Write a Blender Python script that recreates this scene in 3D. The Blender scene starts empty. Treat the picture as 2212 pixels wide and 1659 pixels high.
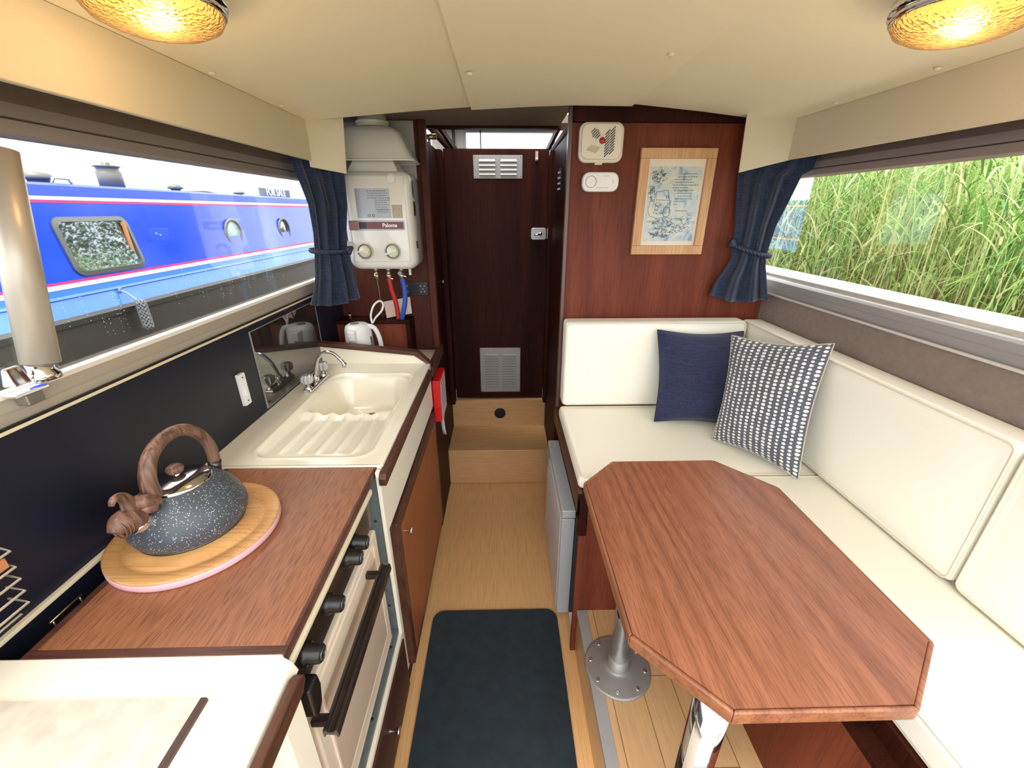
import bpy, bmesh, math, random
from mathutils import Vector, Matrix
PI = math.pi
random.seed(7)
C = bpy.context.scene.collection

# ------------------------------------------------------------------ camera
F_PX, W_PX = 900.0, 2212.0
pitch = math.atan((829.5 - 455) / F_PX); yaw = math.radians(1.24)
cd = bpy.data.cameras.new('camera'); cam = bpy.data.objects.new('camera', cd); C.objects.link(cam)
cd.sensor_width = 36; cd.lens = F_PX / W_PX * 36; cd.clip_start = .02; cd.clip_end = 200
fw = Vector((math.sin(yaw) * math.cos(pitch), math.cos(yaw) * math.cos(pitch), -math.sin(pitch)))
rt = Vector((math.cos(yaw), -math.sin(yaw), 0)); up = rt.cross(fw)
cam.matrix_world = Matrix(((rt.x, up.x, -fw.x, 0), (rt.y, up.y, -fw.y, 0), (rt.z, up.z, -fw.z, 1.52), (0, 0, 0, 1)))
bpy.context.scene.camera = cam
# ------------------------------------------------------------------ sky and exposure
w = bpy.data.worlds.new('overcast_sky'); bpy.context.scene.world = w; w.use_nodes = True
nt = w.node_tree; bg = nt.nodes['Background']
tc = nt.nodes.new('ShaderNodeTexCoord'); sx = nt.nodes.new('ShaderNodeSeparateXYZ'); nt.links.new(tc.outputs['Generated'], sx.inputs[0])
rp = nt.nodes.new('ShaderNodeValToRGB'); nt.links.new(sx.outputs['Z'], rp.inputs[0])
rp.color_ramp.elements[0].position = 0.0; rp.color_ramp.elements[0].color = (.80, .86, .95, 1)
rp.color_ramp.elements[1].position = .6; rp.color_ramp.elements[1].color = (1, 1, 1, 1)
nt.links.new(rp.outputs[0], bg.inputs[0]); bg.inputs[1].default_value = 1.5
vs = bpy.context.scene.view_settings
vs.view_transform = 'Standard'; vs.look = 'None'; vs.gamma = 1; vs.use_curve_mapping = False
vs.exposure = 1.58
# soft steep sun added to an overcast scene to brighten the outside
sd = bpy.data.lights.new('added_sun', 'SUN'); sd.energy = 1.8; sd.angle = math.radians(30); sd.color = (1, .97, .92)
so = bpy.data.objects.new('added_sun', sd); C.objects.link(so)
so.rotation_euler = Vector((.22, .20, -.95)).to_track_quat('-Z', 'Y').to_euler()

# ------------------------------------------------------------------ materials
def lin(c):
    return tuple(((v / 255) / 12.92 if v / 255 <= .04045 else ((v / 255 + .055) / 1.055) ** 2.4) for v in c) + (1,)
MATS = {}
def mat(name, col, rough=.5, metal=0, coat=0, spec=.5, bump=0, bscale=200, var=0, vscale=8, emit=None, sheen=0, aniso=None):
    if name in MATS: return MATS[name]
    m = bpy.data.materials.new(name); m.use_nodes = True; n = m.node_tree; b = n.nodes['Principled BSDF']
    b.inputs['Base Color'].default_value = lin(col); b.inputs['Roughness'].default_value = rough
    b.inputs['Metallic'].default_value = metal; b.inputs['Coat Weight'].default_value = coat; b.inputs['Coat Roughness'].default_value = .08
    b.inputs['Specular IOR Level'].default_value = spec; b.inputs['Sheen Weight'].default_value = sheen
    tc = n.nodes.new('ShaderNodeTexCoord')
    if var:
        ns = n.nodes.new('ShaderNodeTexNoise'); ns.inputs['Scale'].default_value = vscale; ns.inputs['Detail'].default_value = 5
        n.links.new(tc.outputs['Object'], ns.inputs[0])
        mx = n.nodes.new('ShaderNodeMix'); mx.data_type = 'RGBA'
        mx.inputs[6].default_value = lin(tuple(max(0, v * (1 - var)) for v in col)); mx.inputs[7].default_value = lin(tuple(min(255, v * (1 + var * .6)) for v in col))
        n.links.new(ns.outputs[0], mx.inputs[0]); n.links.new(mx.outputs[2], b.inputs['Base Color'])
    if bump:
        nb = n.nodes.new('ShaderNodeTexNoise'); nb.inputs['Scale'].default_value = bscale; nb.inputs['Detail'].default_value = 3
        n.links.new(tc.outputs['Object'], nb.inputs[0])
        bp = n.nodes.new('ShaderNodeBump'); bp.inputs['Strength'].default_value = bump; bp.inputs['Distance'].default_value = .002
        n.links.new(nb.outputs[0], bp.inputs['Height']); n.links.new(bp.outputs[0], b.inputs['Normal'])
    if emit:
        b.inputs['Emission Color'].default_value = lin(emit[0]); b.inputs['Emission Strength'].default_value = emit[1]
    MATS[name] = m; return m
def wood(name, dark, mid, light, axis='Y', fig=3.0, rings=9, pore=140, rough=.38, coat=.15, pstr=.5, planks=None, spec=.4, fstr=.8, ps=.04, pdet=4):
    if name in MATS: return MATS[name]
    m = bpy.data.materials.new(name); m.use_nodes = True; n = m.node_tree; L = n.links; b = n.nodes['Principled BSDF']
    b.inputs['Roughness'].default_value = rough; b.inputs['Coat Weight'].default_value = coat; b.inputs['Coat Roughness'].default_value = .2
    b.inputs['Specular IOR Level'].default_value = spec
    tc = n.nodes.new('ShaderNodeTexCoord')
    def mp(s):
        q = n.nodes.new('ShaderNodeMapping'); q.inputs['Scale'].default_value = tuple(s if axis == a else 1 for a in 'XYZ')
        L.new(tc.outputs['Object'], q.inputs[0]); return q
    a = mp(.10); ns = n.nodes.new('ShaderNodeTexNoise'); ns.inputs['Scale'].default_value = fig; ns.inputs['Detail'].default_value = 2; ns.inputs['Distortion'].default_value = .6
    L.new(a.outputs[0], ns.inputs[0])
    mu = n.nodes.new('ShaderNodeMath'); mu.operation = 'MULTIPLY'; mu.inputs[1].default_value = rings * 6.28; L.new(ns.outputs[0], mu.inputs[0])
    sn = n.nodes.new('ShaderNodeMath'); sn.operation = 'SINE'; L.new(mu.outputs[0], sn.inputs[0])
    mr = n.nodes.new('ShaderNodeMapRange'); mr.inputs['From Min'].default_value = -1; L.new(sn.outputs[0], mr.inputs[0])
    c = mp(ps); n2 = n.nodes.new('ShaderNodeTexNoise'); n2.inputs['Scale'].default_value = pore; n2.inputs['Detail'].default_value = pdet
    L.new(c.outputs[0], n2.inputs[0])
    e = mp(.12); n3 = n.nodes.new('ShaderNodeTexNoise'); n3.inputs['Scale'].default_value = fig * 2.2; n3.inputs['Detail'].default_value = 3
    L.new(e.outputs[0], n3.inputs[0])
    mixf = n.nodes.new('ShaderNodeMix'); mixf.inputs[0].default_value = 1 - fstr * .55; L.new(mr.outputs[0], mixf.inputs[2]); L.new(n3.outputs[0], mixf.inputs[3])
    r = n.nodes.new('ShaderNodeValToRGB'); L.new(mixf.outputs[0], r.inputs[0])
    cr = r.color_ramp; cr.elements[0].position = .10; cr.elements[0].color = lin(dark); cr.elements[1].position = .85; cr.elements[1].color = lin(light)
    k = cr.elements.new(.34); k.color = lin(mid)
    r2 = n.nodes.new('ShaderNodeValToRGB'); L.new(n2.outputs[0], r2.inputs[0])
    r2.color_ramp.elements[0].position = .38; r2.color_ramp.elements[0].color = (1 - pstr,) * 3 + (1,); r2.color_ramp.elements[1].position = .52; r2.color_ramp.elements[1].color = (1, 1, 1, 1)
    mx = n.nodes.new('ShaderNodeMix'); mx.data_type = 'RGBA'; mx.blend_type = 'MULTIPLY'; mx.inputs[0].default_value = 1
    L.new(r.outputs[0], mx.inputs[6]); L.new(r2.outputs[0], mx.inputs[7]); out = mx.outputs[2]
    if planks:
        q = n.nodes.new('ShaderNodeMapping'); q.inputs['Rotation'].default_value = (0, 0, PI / 2); L.new(tc.outputs['Object'], q.inputs[0])
        br = n.nodes.new('ShaderNodeTexBrick'); L.new(q.outputs[0], br.inputs[0]); br.inputs['Scale'].default_value = 1
        br.inputs['Brick Width'].default_value = planks[0]; br.inputs['Row Height'].default_value = planks[1]; br.inputs['Mortar Size'].default_value = .0011
        br.inputs['Color1'].default_value = (1, 1, 1, 1); br.inputs['Color2'].default_value = (.93, .92, .9, 1); br.inputs['Mortar'].default_value = (.28, .2, .13, 1)
        m2 = n.nodes.new('ShaderNodeMix'); m2.data_type = 'RGBA'; m2.blend_type = 'MULTIPLY'; m2.inputs[0].default_value = 1
        L.new(out, m2.inputs[6]); L.new(br.outputs[0], m2.inputs[7]); out = m2.outputs[2]
    L.new(out, b.inputs['Base Color'])
    bp = n.nodes.new('ShaderNodeBump'); bp.inputs['Strength'].default_value = .15; bp.inputs['Distance'].default_value = .001
    L.new(n2.outputs[0], bp.inputs['Height']); L.new(bp.outputs[0], b.inputs['Normal'])
    MATS[name] = m; return m
def fabric(name, c1, c2, scale=260, rough=.9, slub=None):
    if name in MATS: return MATS[name]
    m = mat(name, c1, rough, sheen=.3); n = m.node_tree; L = n.links; b = n.nodes['Principled BSDF']
    tc = n.nodes.new('ShaderNodeTexCoord')
    outs = []
    for s in ((1, 1, .06), (.06, .06, 1)):
        q = n.nodes.new('ShaderNodeMapping'); q.inputs['Scale'].default_value = s; L.new(tc.outputs['Object'], q.inputs[0])
        k = n.nodes.new('ShaderNodeTexNoise'); k.inputs['Scale'].default_value = scale; k.inputs['Detail'].default_value = 2; L.new(q.outputs[0], k.inputs[0]); outs.append(k)
    ad = n.nodes.new('ShaderNodeMath'); ad.operation = 'ADD'; L.new(outs[0].outputs[0], ad.inputs[0]); L.new(outs[1].outputs[0], ad.inputs[1])
    r = n.nodes.new('ShaderNodeValToRGB'); r.color_ramp.elements[0].position = .42; r.color_ramp.elements[1].position = .62
    hf = n.nodes.new('ShaderNodeMath'); hf.operation = 'MULTIPLY'; hf.inputs[1].default_value = .5; L.new(ad.outputs[0], hf.inputs[0]); L.new(hf.outputs[0], r.inputs[0])
    r.color_ramp.elements[0].color = lin(c1); r.color_ramp.elements[1].color = lin(c2); L.new(r.outputs[0], b.inputs['Base Color'])
    bp = n.nodes.new('ShaderNodeBump'); bp.inputs['Strength'].default_value = .5; bp.inputs['Distance'].default_value = .001
    L.new(hf.outputs[0], bp.inputs['Height']); L.new(bp.outputs[0], b.inputs['Normal'])
    return m
def glass(name, tint=(255, 255, 255), refl=.5):
    m = bpy.data.materials.new(name); m.use_nodes = True; n = m.node_tree; n.nodes.clear(); L = n.links
    o = n.nodes.new('ShaderNodeOutputMaterial'); t = n.nodes.new('ShaderNodeBsdfTransparent'); t.inputs[0].default_value = lin(tint)
    g = n.nodes.new('ShaderNodeBsdfGlossy'); g.inputs['Roughness'].default_value = .01; f = n.nodes.new('ShaderNodeFresnel'); f.inputs[0].default_value = 1.45
    mu = n.nodes.new('ShaderNodeMath'); mu.operation = 'MULTIPLY'; mu.inputs[1].default_value = refl; L.new(f.outputs[0], mu.inputs[0])
    x = n.nodes.new('ShaderNodeMixShader'); L.new(mu.outputs[0], x.inputs[0]); L.new(t.outputs[0], x.inputs[1]); L.new(g.outputs[0], x.inputs[2]); L.new(x.outputs[0], o.inputs[0])
    MATS[name] = m; return m

CEIL = mat('ceiling_vinyl', (248, 238, 208), .6, bump=.15, bscale=600)
VAL = mat('pelmet_vinyl', (212, 202, 176), .55, bump=.15, bscale=600)
NAVY = mat('navy_paint', (24, 26, 42), .42, var=.25, vscale=6, spec=.4)
CARPET = mat('taupe_lining', (138, 123, 112), .95, bump=.5, bscale=500, var=.12, vscale=60)
DTAUPE = mat('dark_taupe_lining', (118, 102, 90), .9, bump=.3, bscale=400, var=.1, vscale=30)
CREAMV = mat('cream_vinyl', (246, 243, 228), .42, bump=.06, bscale=300, spec=.45)
PIPE = mat('cream_piping', (226, 218, 196), .5)
CREAMP = mat('cream_laminate', (240, 234, 216), .35)
SINK = mat('cream_acrylic', (242, 235, 214), .16, coat=.3)
WHITE = mat('white_plastic', (236, 236, 232), .3)
IVORY = mat('ivory_plastic', (226, 220, 200), .35)
ENAM = mat('white_enamel', (226, 224, 214), .18, coat=.4)
CHROME = mat('chrome', (225, 225, 228), .08, metal=1)
STEEL = mat('brushed_steel', (158, 156, 152), .5, metal=.6, var=.06, vscale=40)
ALU = mat('satin_aluminium', (168, 166, 164), .45, metal=.35)
ALUD = mat('bronze_aluminium', (150, 138, 132), .55, metal=.1)
SILL = mat('satin_sill', (186, 176, 160), .4, metal=.25)
BLACK = mat('black_plastic', (18, 17, 18), .35)
BROWNP = mat('dark_brown_enamel', (34, 24, 22), .3, coat=.3)
RUB = mat('black_rubber', (10, 10, 11), .7)
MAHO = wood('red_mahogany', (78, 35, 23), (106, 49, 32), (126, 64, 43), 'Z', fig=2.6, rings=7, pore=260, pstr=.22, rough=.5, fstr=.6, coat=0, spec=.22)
MAHOSH = wood('shaded_mahogany', (58, 27, 18), (74, 34, 22), (88, 43, 28), 'Z', fig=3.0, rings=5, pore=260, pstr=.25, rough=.5, fstr=.6, coat=0, spec=.2)  # mahogany darkened in colour for the shadow of the heater alcove
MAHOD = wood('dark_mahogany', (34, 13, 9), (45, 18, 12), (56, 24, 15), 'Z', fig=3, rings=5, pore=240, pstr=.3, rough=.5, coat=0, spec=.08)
MAHOY = wood('mahogany_trim', (58, 32, 22), (76, 44, 31), (92, 56, 40), 'Y', fig=6, rings=5, pore=260, pstr=.35, rough=.4, coat=.05)
MAHOX = wood('mahogany_rail', (62, 36, 28), (82, 48, 38), (98, 60, 48), 'X', fig=6, rings=5, pore=260, pstr=.35, rough=.4, coat=.05)
WORK = wood('teak_veneer', (130, 82, 54), (147, 95, 64), (162, 107, 75), 'Y', fig=4, rings=4, pore=760, pstr=.42, rough=.42, fstr=.2, ps=.032, pdet=.6, coat=.08)
TABLE = wood('oak_veneer_stained', (96, 54, 38), (140, 86, 60), (154, 98, 72), 'Y', fig=2.4, rings=16, pore=760, pstr=.32, rough=.42, coat=.05, fstr=.8, ps=.035, pdet=.8)
TEDGE = wood('oak_edge', (112, 66, 42), (136, 84, 56), (154, 102, 72), 'Y', fig=5, rings=6, pore=160, pstr=.3)
FLOORM = wood('beech_laminate', (214, 162, 106), (224, 174, 118), (232, 184, 128), 'Y', fig=3, rings=3, pore=200, pstr=.14, rough=.32, fstr=.3)
PLANKM = wood('beech_planks', (182, 142, 98), (196, 156, 110), (206, 168, 124), 'Y', fig=3, rings=3, pore=200, pstr=.12, rough=.3, planks=(.46, .095), fstr=.3)
STEPM = wood('beech_step', (186, 142, 96), (198, 154, 106), (208, 164, 116), 'X', fig=3, rings=3, pore=200, pstr=.15, rough=.4, fstr=.3)
BAMB = wood('board_wood', (168, 112, 60), (200, 146, 88), (216, 168, 110), 'X', fig=6, rings=5, pore=240, pstr=.2, rough=.5, fstr=.2)
FRAMEW = wood('picture_oak', (176, 128, 80), (200, 152, 102), (214, 170, 122), 'Z', fig=5, rings=5, pore=200, pstr=.2, rough=.5)
HANDW = wood('kettle_wood_print', (54, 36, 28), (108, 76, 60), (140, 106, 88), 'Z', fig=24, rings=5, pore=160, pstr=.4, rough=.45)
MATM = fabric('mat_pile', (12, 27, 36), (20, 40, 50), 420)
DENIM = fabric('denim_linen', (22, 32, 54), (44, 60, 90), 420)
NAVYL = fabric('navy_linen', (24, 28, 58), (42, 48, 86), 380)
GLASS = glass('window_glass', refl=.32)

# ------------------------------------------------------------------ mesh builder
class MB:
    def __init__(s): s.v = []; s.f = []; s.sm = []; s.uv = {}
    def add(s, vs, fs, smooth=False):
        o = len(s.v); s.v += [Vector(p) for p in vs]; s.f += [tuple(i + o for i in f) for f in fs]; s.sm += [smooth] * len(fs); return s
    def box(s, x0, x1, y0, y1, z0, z1):
        x0, x1 = sorted((x0, x1)); y0, y1 = sorted((y0, y1)); z0, z1 = sorted((z0, z1))
        return s.add([(x0, y0, z0), (x1, y0, z0), (x1, y1, z0), (x0, y1, z0), (x0, y0, z1), (x1, y0, z1), (x1, y1, z1), (x0, y1, z1)],
                     [(0, 3, 2, 1), (4, 5, 6, 7), (0, 1, 5, 4), (1, 2, 6, 5), (2, 3, 7, 6), (3, 0, 4, 7)])
    def hexa(s, p): return s.add(p, [(0, 3, 2, 1), (4, 5, 6, 7), (0, 1, 5, 4), (1, 2, 6, 5), (2, 3, 7, 6), (3, 0, 4, 7)])
    def prism(s, poly, z0, z1, M=None):
        n = len(poly); M = M or Matrix()
        vs = [M @ Vector((p[0], p[1], z0)) for p in poly] + [M @ Vector((p[0], p[1], z1)) for p in poly]
        return s.add(vs, [tuple(range(n - 1, -1, -1)), tuple(range(n, 2 * n))] + [(i, (i + 1) % n, n + (i + 1) % n, n + i) for i in range(n)])
    def tube(s, path, r, n=10, closed=False, caps=True, smooth=True):
        P = [Vector(p) for p in path]; k = len(P); rr = r if isinstance(r, (list, tuple)) else [r] * k
        ref = None; rings = []
        for i in range(k):
            a = P[(i - 1) % k] if (closed or i) else P[0]; b = P[(i + 1) % k] if (closed or i < k - 1) else P[-1]
            t = (b - a).normalized()
            if ref is None: ref = Vector((0, 0, 1)) if abs(t.z) < .9 else Vector((1, 0, 0))
            u = (ref - t * ref.dot(t)).normalized(); v = t.cross(u); ref = u
            rings.append([P[i] + (u * math.cos(2 * PI * j / n) + v * math.sin(2 * PI * j / n)) * rr[i] for j in range(n)])
        fs = []
        for i in range(k if closed else k - 1):
            i2 = (i + 1) % k
            for j in range(n): fs.append((i * n + j, i * n + (j + 1) % n, i2 * n + (j + 1) % n, i2 * n + j))
        o = len(s.v); s.add([q for rg in rings for q in rg], fs, smooth)
        if caps and not closed:
            s.f.append(tuple(o + j for j in range(n - 1, -1, -1))); s.sm.append(False)
            s.f.append(tuple(o + (k - 1) * n + j for j in range(n))); s.sm.append(False)
        return s
    def cyl(s, a, b, r, r2=None, n=24): return s.tube([a, b], [r, r if r2 is None else r2], n)
    def lathe(s, prof, c=(0, 0, 0), ax='Z', n=32, smooth=True, caps=True, M=None):
        c = Vector(c); vs = []
        for (r, h) in prof:
            for j in range(n):
                a = 2 * PI * j / n; p = Vector((r * math.cos(a), r * math.sin(a), h))
                if ax == 'X': p = Vector((p.z, p.x, p.y))
                if ax == 'Y': p = Vector((p.y, p.z, p.x))
                if M: p = M @ p
                vs.append(c + p)
        k = len(prof); fs = [(i * n + j, i * n + (j + 1) % n, (i + 1) * n + (j + 1) % n, (i + 1) * n + j) for i in range(k - 1) for j in range(n)]
        o = len(s.v); s.add(vs, fs, smooth)
        if caps:
            s.f.append(tuple(o + j for j in range(n - 1, -1, -1))); s.sm.append(False)
            s.f.append(tuple(o + (k - 1) * n + j for j in range(n))); s.sm.append(False)
        return s
    def build(s, name, m, parent=None, bevel=0, seg=2, local=False, solid=0, sub=0, origin=None, wn=True):
        me = bpy.data.meshes.new(name)
        if parent is not None and not local: off = Vector(parent['_o'])
        elif parent is not None: off = Vector((0, 0, 0))
        elif origin is not None: off = Vector(origin)
        else:
            xs = [p.x for p in s.v]; ys = [p.y for p in s.v]; zs = [p.z for p in s.v]
            off = Vector(((min(xs) + max(xs)) / 2, (min(ys) + max(ys)) / 2, min(zs)))
        me.from_pydata([tuple(p - off) for p in s.v], [], s.f)
        me.polygons.foreach_set('use_smooth', s.sm)
        me.update()
        bm = bmesh.new(); bm.from_mesh(me); bmesh.ops.recalc_face_normals(bm, faces=bm.faces); bm.to_mesh(me); bm.free()
        me.materials.append(m)
        o = bpy.data.objects.new(name, me); C.objects.link(o)
        if parent is not None:
            o.parent = parent; o['_o'] = tuple(parent['_o'])
        else: o.location = off; o['_o'] = tuple(off)
        if bevel:
            b = o.modifiers.new('bevel', 'BEVEL'); b.width = bevel; b.segments = seg; b.limit_method = 'ANGLE'; b.angle_limit = math.radians(40)
            for p in me.polygons: p.use_smooth = True
            if wn: q = o.modifiers.new('wn', 'WEIGHTED_NORMAL'); q.keep_sharp = False
        if solid: b = o.modifiers.new('solid', 'SOLIDIFY'); b.thickness = solid; b.offset = 0
        if sub: b = o.modifiers.new('sub', 'SUBSURF'); b.levels = sub; b.render_levels = sub
        return o
def box(name, m, x0, x1, y0, y1, z0, z1, parent=None, bevel=0, seg=2): return MB().box(x0, x1, y0, y1, z0, z1).build(name, m, parent, bevel, seg)
def thing(name, label, cat, loc, group=None):
    o = bpy.data.objects.new(name, None); C.objects.link(o); o.location = loc; o.empty_display_size = .05; o['_o'] = tuple(loc)
    o['label'] = label; o['category'] = cat
    if group: o['group'] = group
    return o
def tag(o, label, cat, group=None, kind=None):
    o['label'] = label; o['category'] = cat
    if group: o['group'] = group
    if kind: o['kind'] = kind
    return o
def st(o): o['kind'] = 'structure'; return o
def lb(o, l): o['label'] = l; return o
def dup(root, loc, label=None):
    r = root.copy(); C.objects.link(r); r.location = loc
    if label: r['label'] = label
    for ch in list(root.children):
        c = ch.copy(); C.objects.link(c); c.parent = r
        for g in list(ch.children):
            d = g.copy(); C.objects.link(d); d.parent = c
    return r
def text(name, s, size, M, m, parent, ext=.0004, bold=0):
    cu = bpy.data.curves.new(name, 'FONT'); cu.body = s; cu.size = size; cu.extrude = ext; cu.align_x = 'CENTER'; cu.align_y = 'CENTER'; cu.offset = bold
    t = bpy.data.objects.new(name + '_tmp', cu); C.objects.link(t)
    dg = bpy.context.evaluated_depsgraph_get(); me = bpy.data.meshes.new_from_object(t.evaluated_get(dg)); bpy.data.objects.remove(t); bpy.data.curves.remove(cu)
    me.transform(Matrix.Translation(-Vector(parent['_o'])) @ M); me.materials.clear(); me.materials.append(m)
    o = bpy.data.objects.new(name, me); C.objects.link(o); o.parent = parent; o['_o'] = tuple(parent['_o']); return o
FACE_Y = Matrix.Rotation(PI / 2, 4, 'X')      # lettering that faces the camera (-Y)
FACE_X = Matrix.Rotation(PI / 2, 4, 'Z') @ Matrix.Rotation(PI / 2, 4, 'X')   # faces +X
def rrect(x0, x1, y0, y1, r, n=5):
    out = []
    for cx, cy, a in ((x1 - r, y1 - r, 0), (x0 + r, y1 - r, 90), (x0 + r, y0 + r, 180), (x1 - r, y0 + r, 270)):
        for k in range(n + 1):
            t = math.radians(a + 90 * k / n); out.append((cx + r * math.cos(t), cy + r * math.sin(t)))
    return out
XZ = Matrix(((1, 0, 0, 0), (0, 0, 1, 0), (0, 1, 0, 0), (0, 0, 0, 1)))   # (x, z, y) prism along Y
YZ = Matrix(((0, 0, 1, 0), (1, 0, 0, 0), (0, 1, 0, 0), (0, 0, 0, 1)))   # (y, z, x) prism along X
def frame(mb, x0, x1, z0, z1, t, y0, y1, M=XZ):
    for a in ((x0, x1, z0, z0 + t), (x0, x1, z1 - t, z1), (x0, x0 + t, z0 + t, z1 - t), (x1 - t, x1, z0 + t, z1 - t)):
        mb.prism([(a[0], a[2]), (a[1], a[2]), (a[1], a[3]), (a[0], a[3])], y0, y1, M)
    return mb
def bez(p, n=16):
    P = [Vector(q) for q in p]; out = []
    for i in range(len(P) - 1):
        p0 = P[max(i - 1, 0)]; p1 = P[i]; p2 = P[i + 1]; p3 = P[min(i + 2, len(P) - 1)]
        for k in range(n):
            t = k / n; out.append(.5 * ((2 * p1) + (-p0 + p2) * t + (2 * p0 - 5 * p1 + 4 * p2 - p3) * t * t + (-p0 + 3 * p1 - 3 * p2 + p3) * t ** 3))
    out.append(P[-1]); return out

# ================================================================== THE CABIN SHELL
Y0 = -.35; YR = .05      # YR: rear edge of the cabin roof, open cockpit beyond
st(box('floor', FLOORM, -.345, .258, Y0, 2.12, -.03, 0))
fr = st(MB().box(.258, 1.12, Y0, 1.075, 0, .21).build('floor_raised', PLANKM)); fr.name = 'floor'
st(box('trim_1', ALU, .252, .287, Y0, 1.05, .2, .2135, bevel=.001))
st(box('floor_step', STEPM, -.335, .262, 2.1, 2.43, 0, .228, bevel=.003)).name = 'floor'
s2 = st(box('floor_riser', STEPM, -.335, .262, 2.402, 2.44, .228, .412)); s2.name = 'floor'
v = MB().lathe([(.0, -.001), (.034, -.001), (.036, .0), (.036, .004), (.03, .004), (.028, .0015), (.0, .0015)], (-.025, 2.400, .318), 'Y', 32, caps=False).build('hole_cover', RUB)
tag(v, 'round black hole in the pale step riser below the cabin door', 'vent')
# ceiling in three panels
def ceil_panel(pts, name, drop=0):
    mb = MB(); n = len(pts); a = [(x, z - drop) for x, z in pts] + [(x, z - drop + .006) for x, z in reversed(pts)]
    mb.prism(a, YR, 1.70, XZ); return st(mb.build(name, CEIL))
ceil_panel([(-.675, 1.808), (-.5, 1.822), (-.3, 1.838), (-.085, 1.852)], 'ceiling')
ceil_panel([(-.104, 1.842), (.1, 1.852), (.24, 1.857), (.454, 1.855)], 'ceiling', .0)
ceil_panel([(.440, 1.8635), (.7, 1.841), (1.005, 1.808)], 'ceiling', 0)
roof = MB().prism([(-.85, 1.80), (-.675, 1.815), (-.1, 1.862), (.24, 1.874), (.454, 1.872), (1.0, 1.818), (1.17, 1.80), (1.17, 1.84), (.3, 1.93), (-.85, 1.84)], YR, 1.72, XZ)
st(roof.build('ceiling_roof', DTAUPE)).name = 'ceiling'
st(box('ceiling_fore', DTAUPE, -.43, .26, 1.70, 2.2, 1.872, 1.92)).name = 'ceiling'
st(MB().hexa([(-.86, 1.70, 1.85), (-.43, 1.70, 1.872), (-.43, 2.2, 1.872), (-.86, 2.2, 1.85), (-.86, 1.70, 1.93), (-.43, 1.70, 1.93), (-.43, 2.2, 1.93), (-.86, 2.2, 1.93)]).build('ceiling_side', mat('grey_lining', (120, 118, 110), .8))).name = 'ceiling'
st(box('ceiling_right', DTAUPE, .26, 1.17, 1.70, 1.80, 1.87, 1.93)).name = 'ceiling'
for i, (x, y, z) in enumerate([(-.079, 1.263, 1.838), (.393, 1.174, 1.855), (-.655, 1.156, 1.809), (-.652, 1.473, 1.809), (.975, 1.414, 1.811), (.965, 1.097, 1.811)]):
    b = MB().lathe([(.0, -.006), (.005, -.0055), (.0075, -.003), (.008, 0), (.0, .002)], (x, y, z), n=16, caps=False).build('button', IVORY)
    tag(b, ['pale stud holding the ceiling beside the centre seam', 'pale stud in the ceiling right of centre seam, toward the picture', 'pale stud on the left ceiling edge beside the lit lamp',
            'pale stud on the left ceiling edge nearest the curtain', 'pale stud on the right ceiling edge nearest the curtain', 'pale stud on the right ceiling edge nearest the lit lamp'][i], 'ceiling stud', 'studs holding the ceiling lining')
# pelmets
def pelmet(name, xi, xo, side):
    mb = MB(); mb.box(xi, xo, YR, 1.69 if side < 0 else 1.636, 1.684, 1.809)
    return st(mb.build(name, VAL, bevel=.003))
pelmet('trim_2', -.675, -.690, -1); pelmet('trim_3', 1.0, 1.015, 1)
st(MB().hexa([(-.684, 1.686, 1.664), (-.570, 1.722, 1.645), (-.574, 1.730, 1.645), (-.676, 1.698, 1.664), (-.684, 1.686, 1.812), (-.556, 1.722, 1.822), (-.560, 1.730, 1.822), (-.676, 1.698, 1.812)]).build('trim_4', VAL))
st(MB().hexa([(1.009, 1.624, 1.684), (.851, 1.655, 1.646), (.853, 1.663, 1.646), (1.001, 1.634, 1.684), (1.009, 1.624, 1.812), (.842, 1.655, 1.830), (.844, 1.663, 1.830), (1.003, 1.634, 1.812)]).build('trim_5', VAL))
# left side wall
wl = MB().box(-.80, -.787, Y0, 2.08, .0, 1.200)
st(wl.build('wall_left', NAVY))
st(MB().box(-.86, -.80, Y0, 2.08, 1.69, 1.82).build('wall_left_upper', DTAUPE)).name = 'wall_left'
st(MB().box(-.86, -.80, 2.05, 2.10, 1.2, 1.69).build('wall_left_end', NAVY)).name = 'wall_left'
st(box('trim_6', mat('cream_strip', (228, 214, 184), .5), -.787, -.781, Y0, 1.80, 1.194, 1.200, bevel=.001))
st(box('trim_7', mat('cream_strip', (228, 214, 184), .5), -.787, -.777, Y0, .915, .899, .907, bevel=.001))
st(box('trim_22', BLACK, -.789, -.783, Y0, 1.80, 1.200, 1.204))
# right side wall
st(box('wall_right', CARPET, 1.095, 1.14, Y0, 1.76, .21, 1.203))
st(box('wall_right_upper', DTAUPE, 1.13, 1.17, Y0, 1.76, 1.69, 1.82)).name = 'wall_right'
st(box('trim_8', mat('pale_strip', (206, 200, 190), .5), 1.088, 1.097, Y0, 1.72, 1.203, 1.209))

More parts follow.
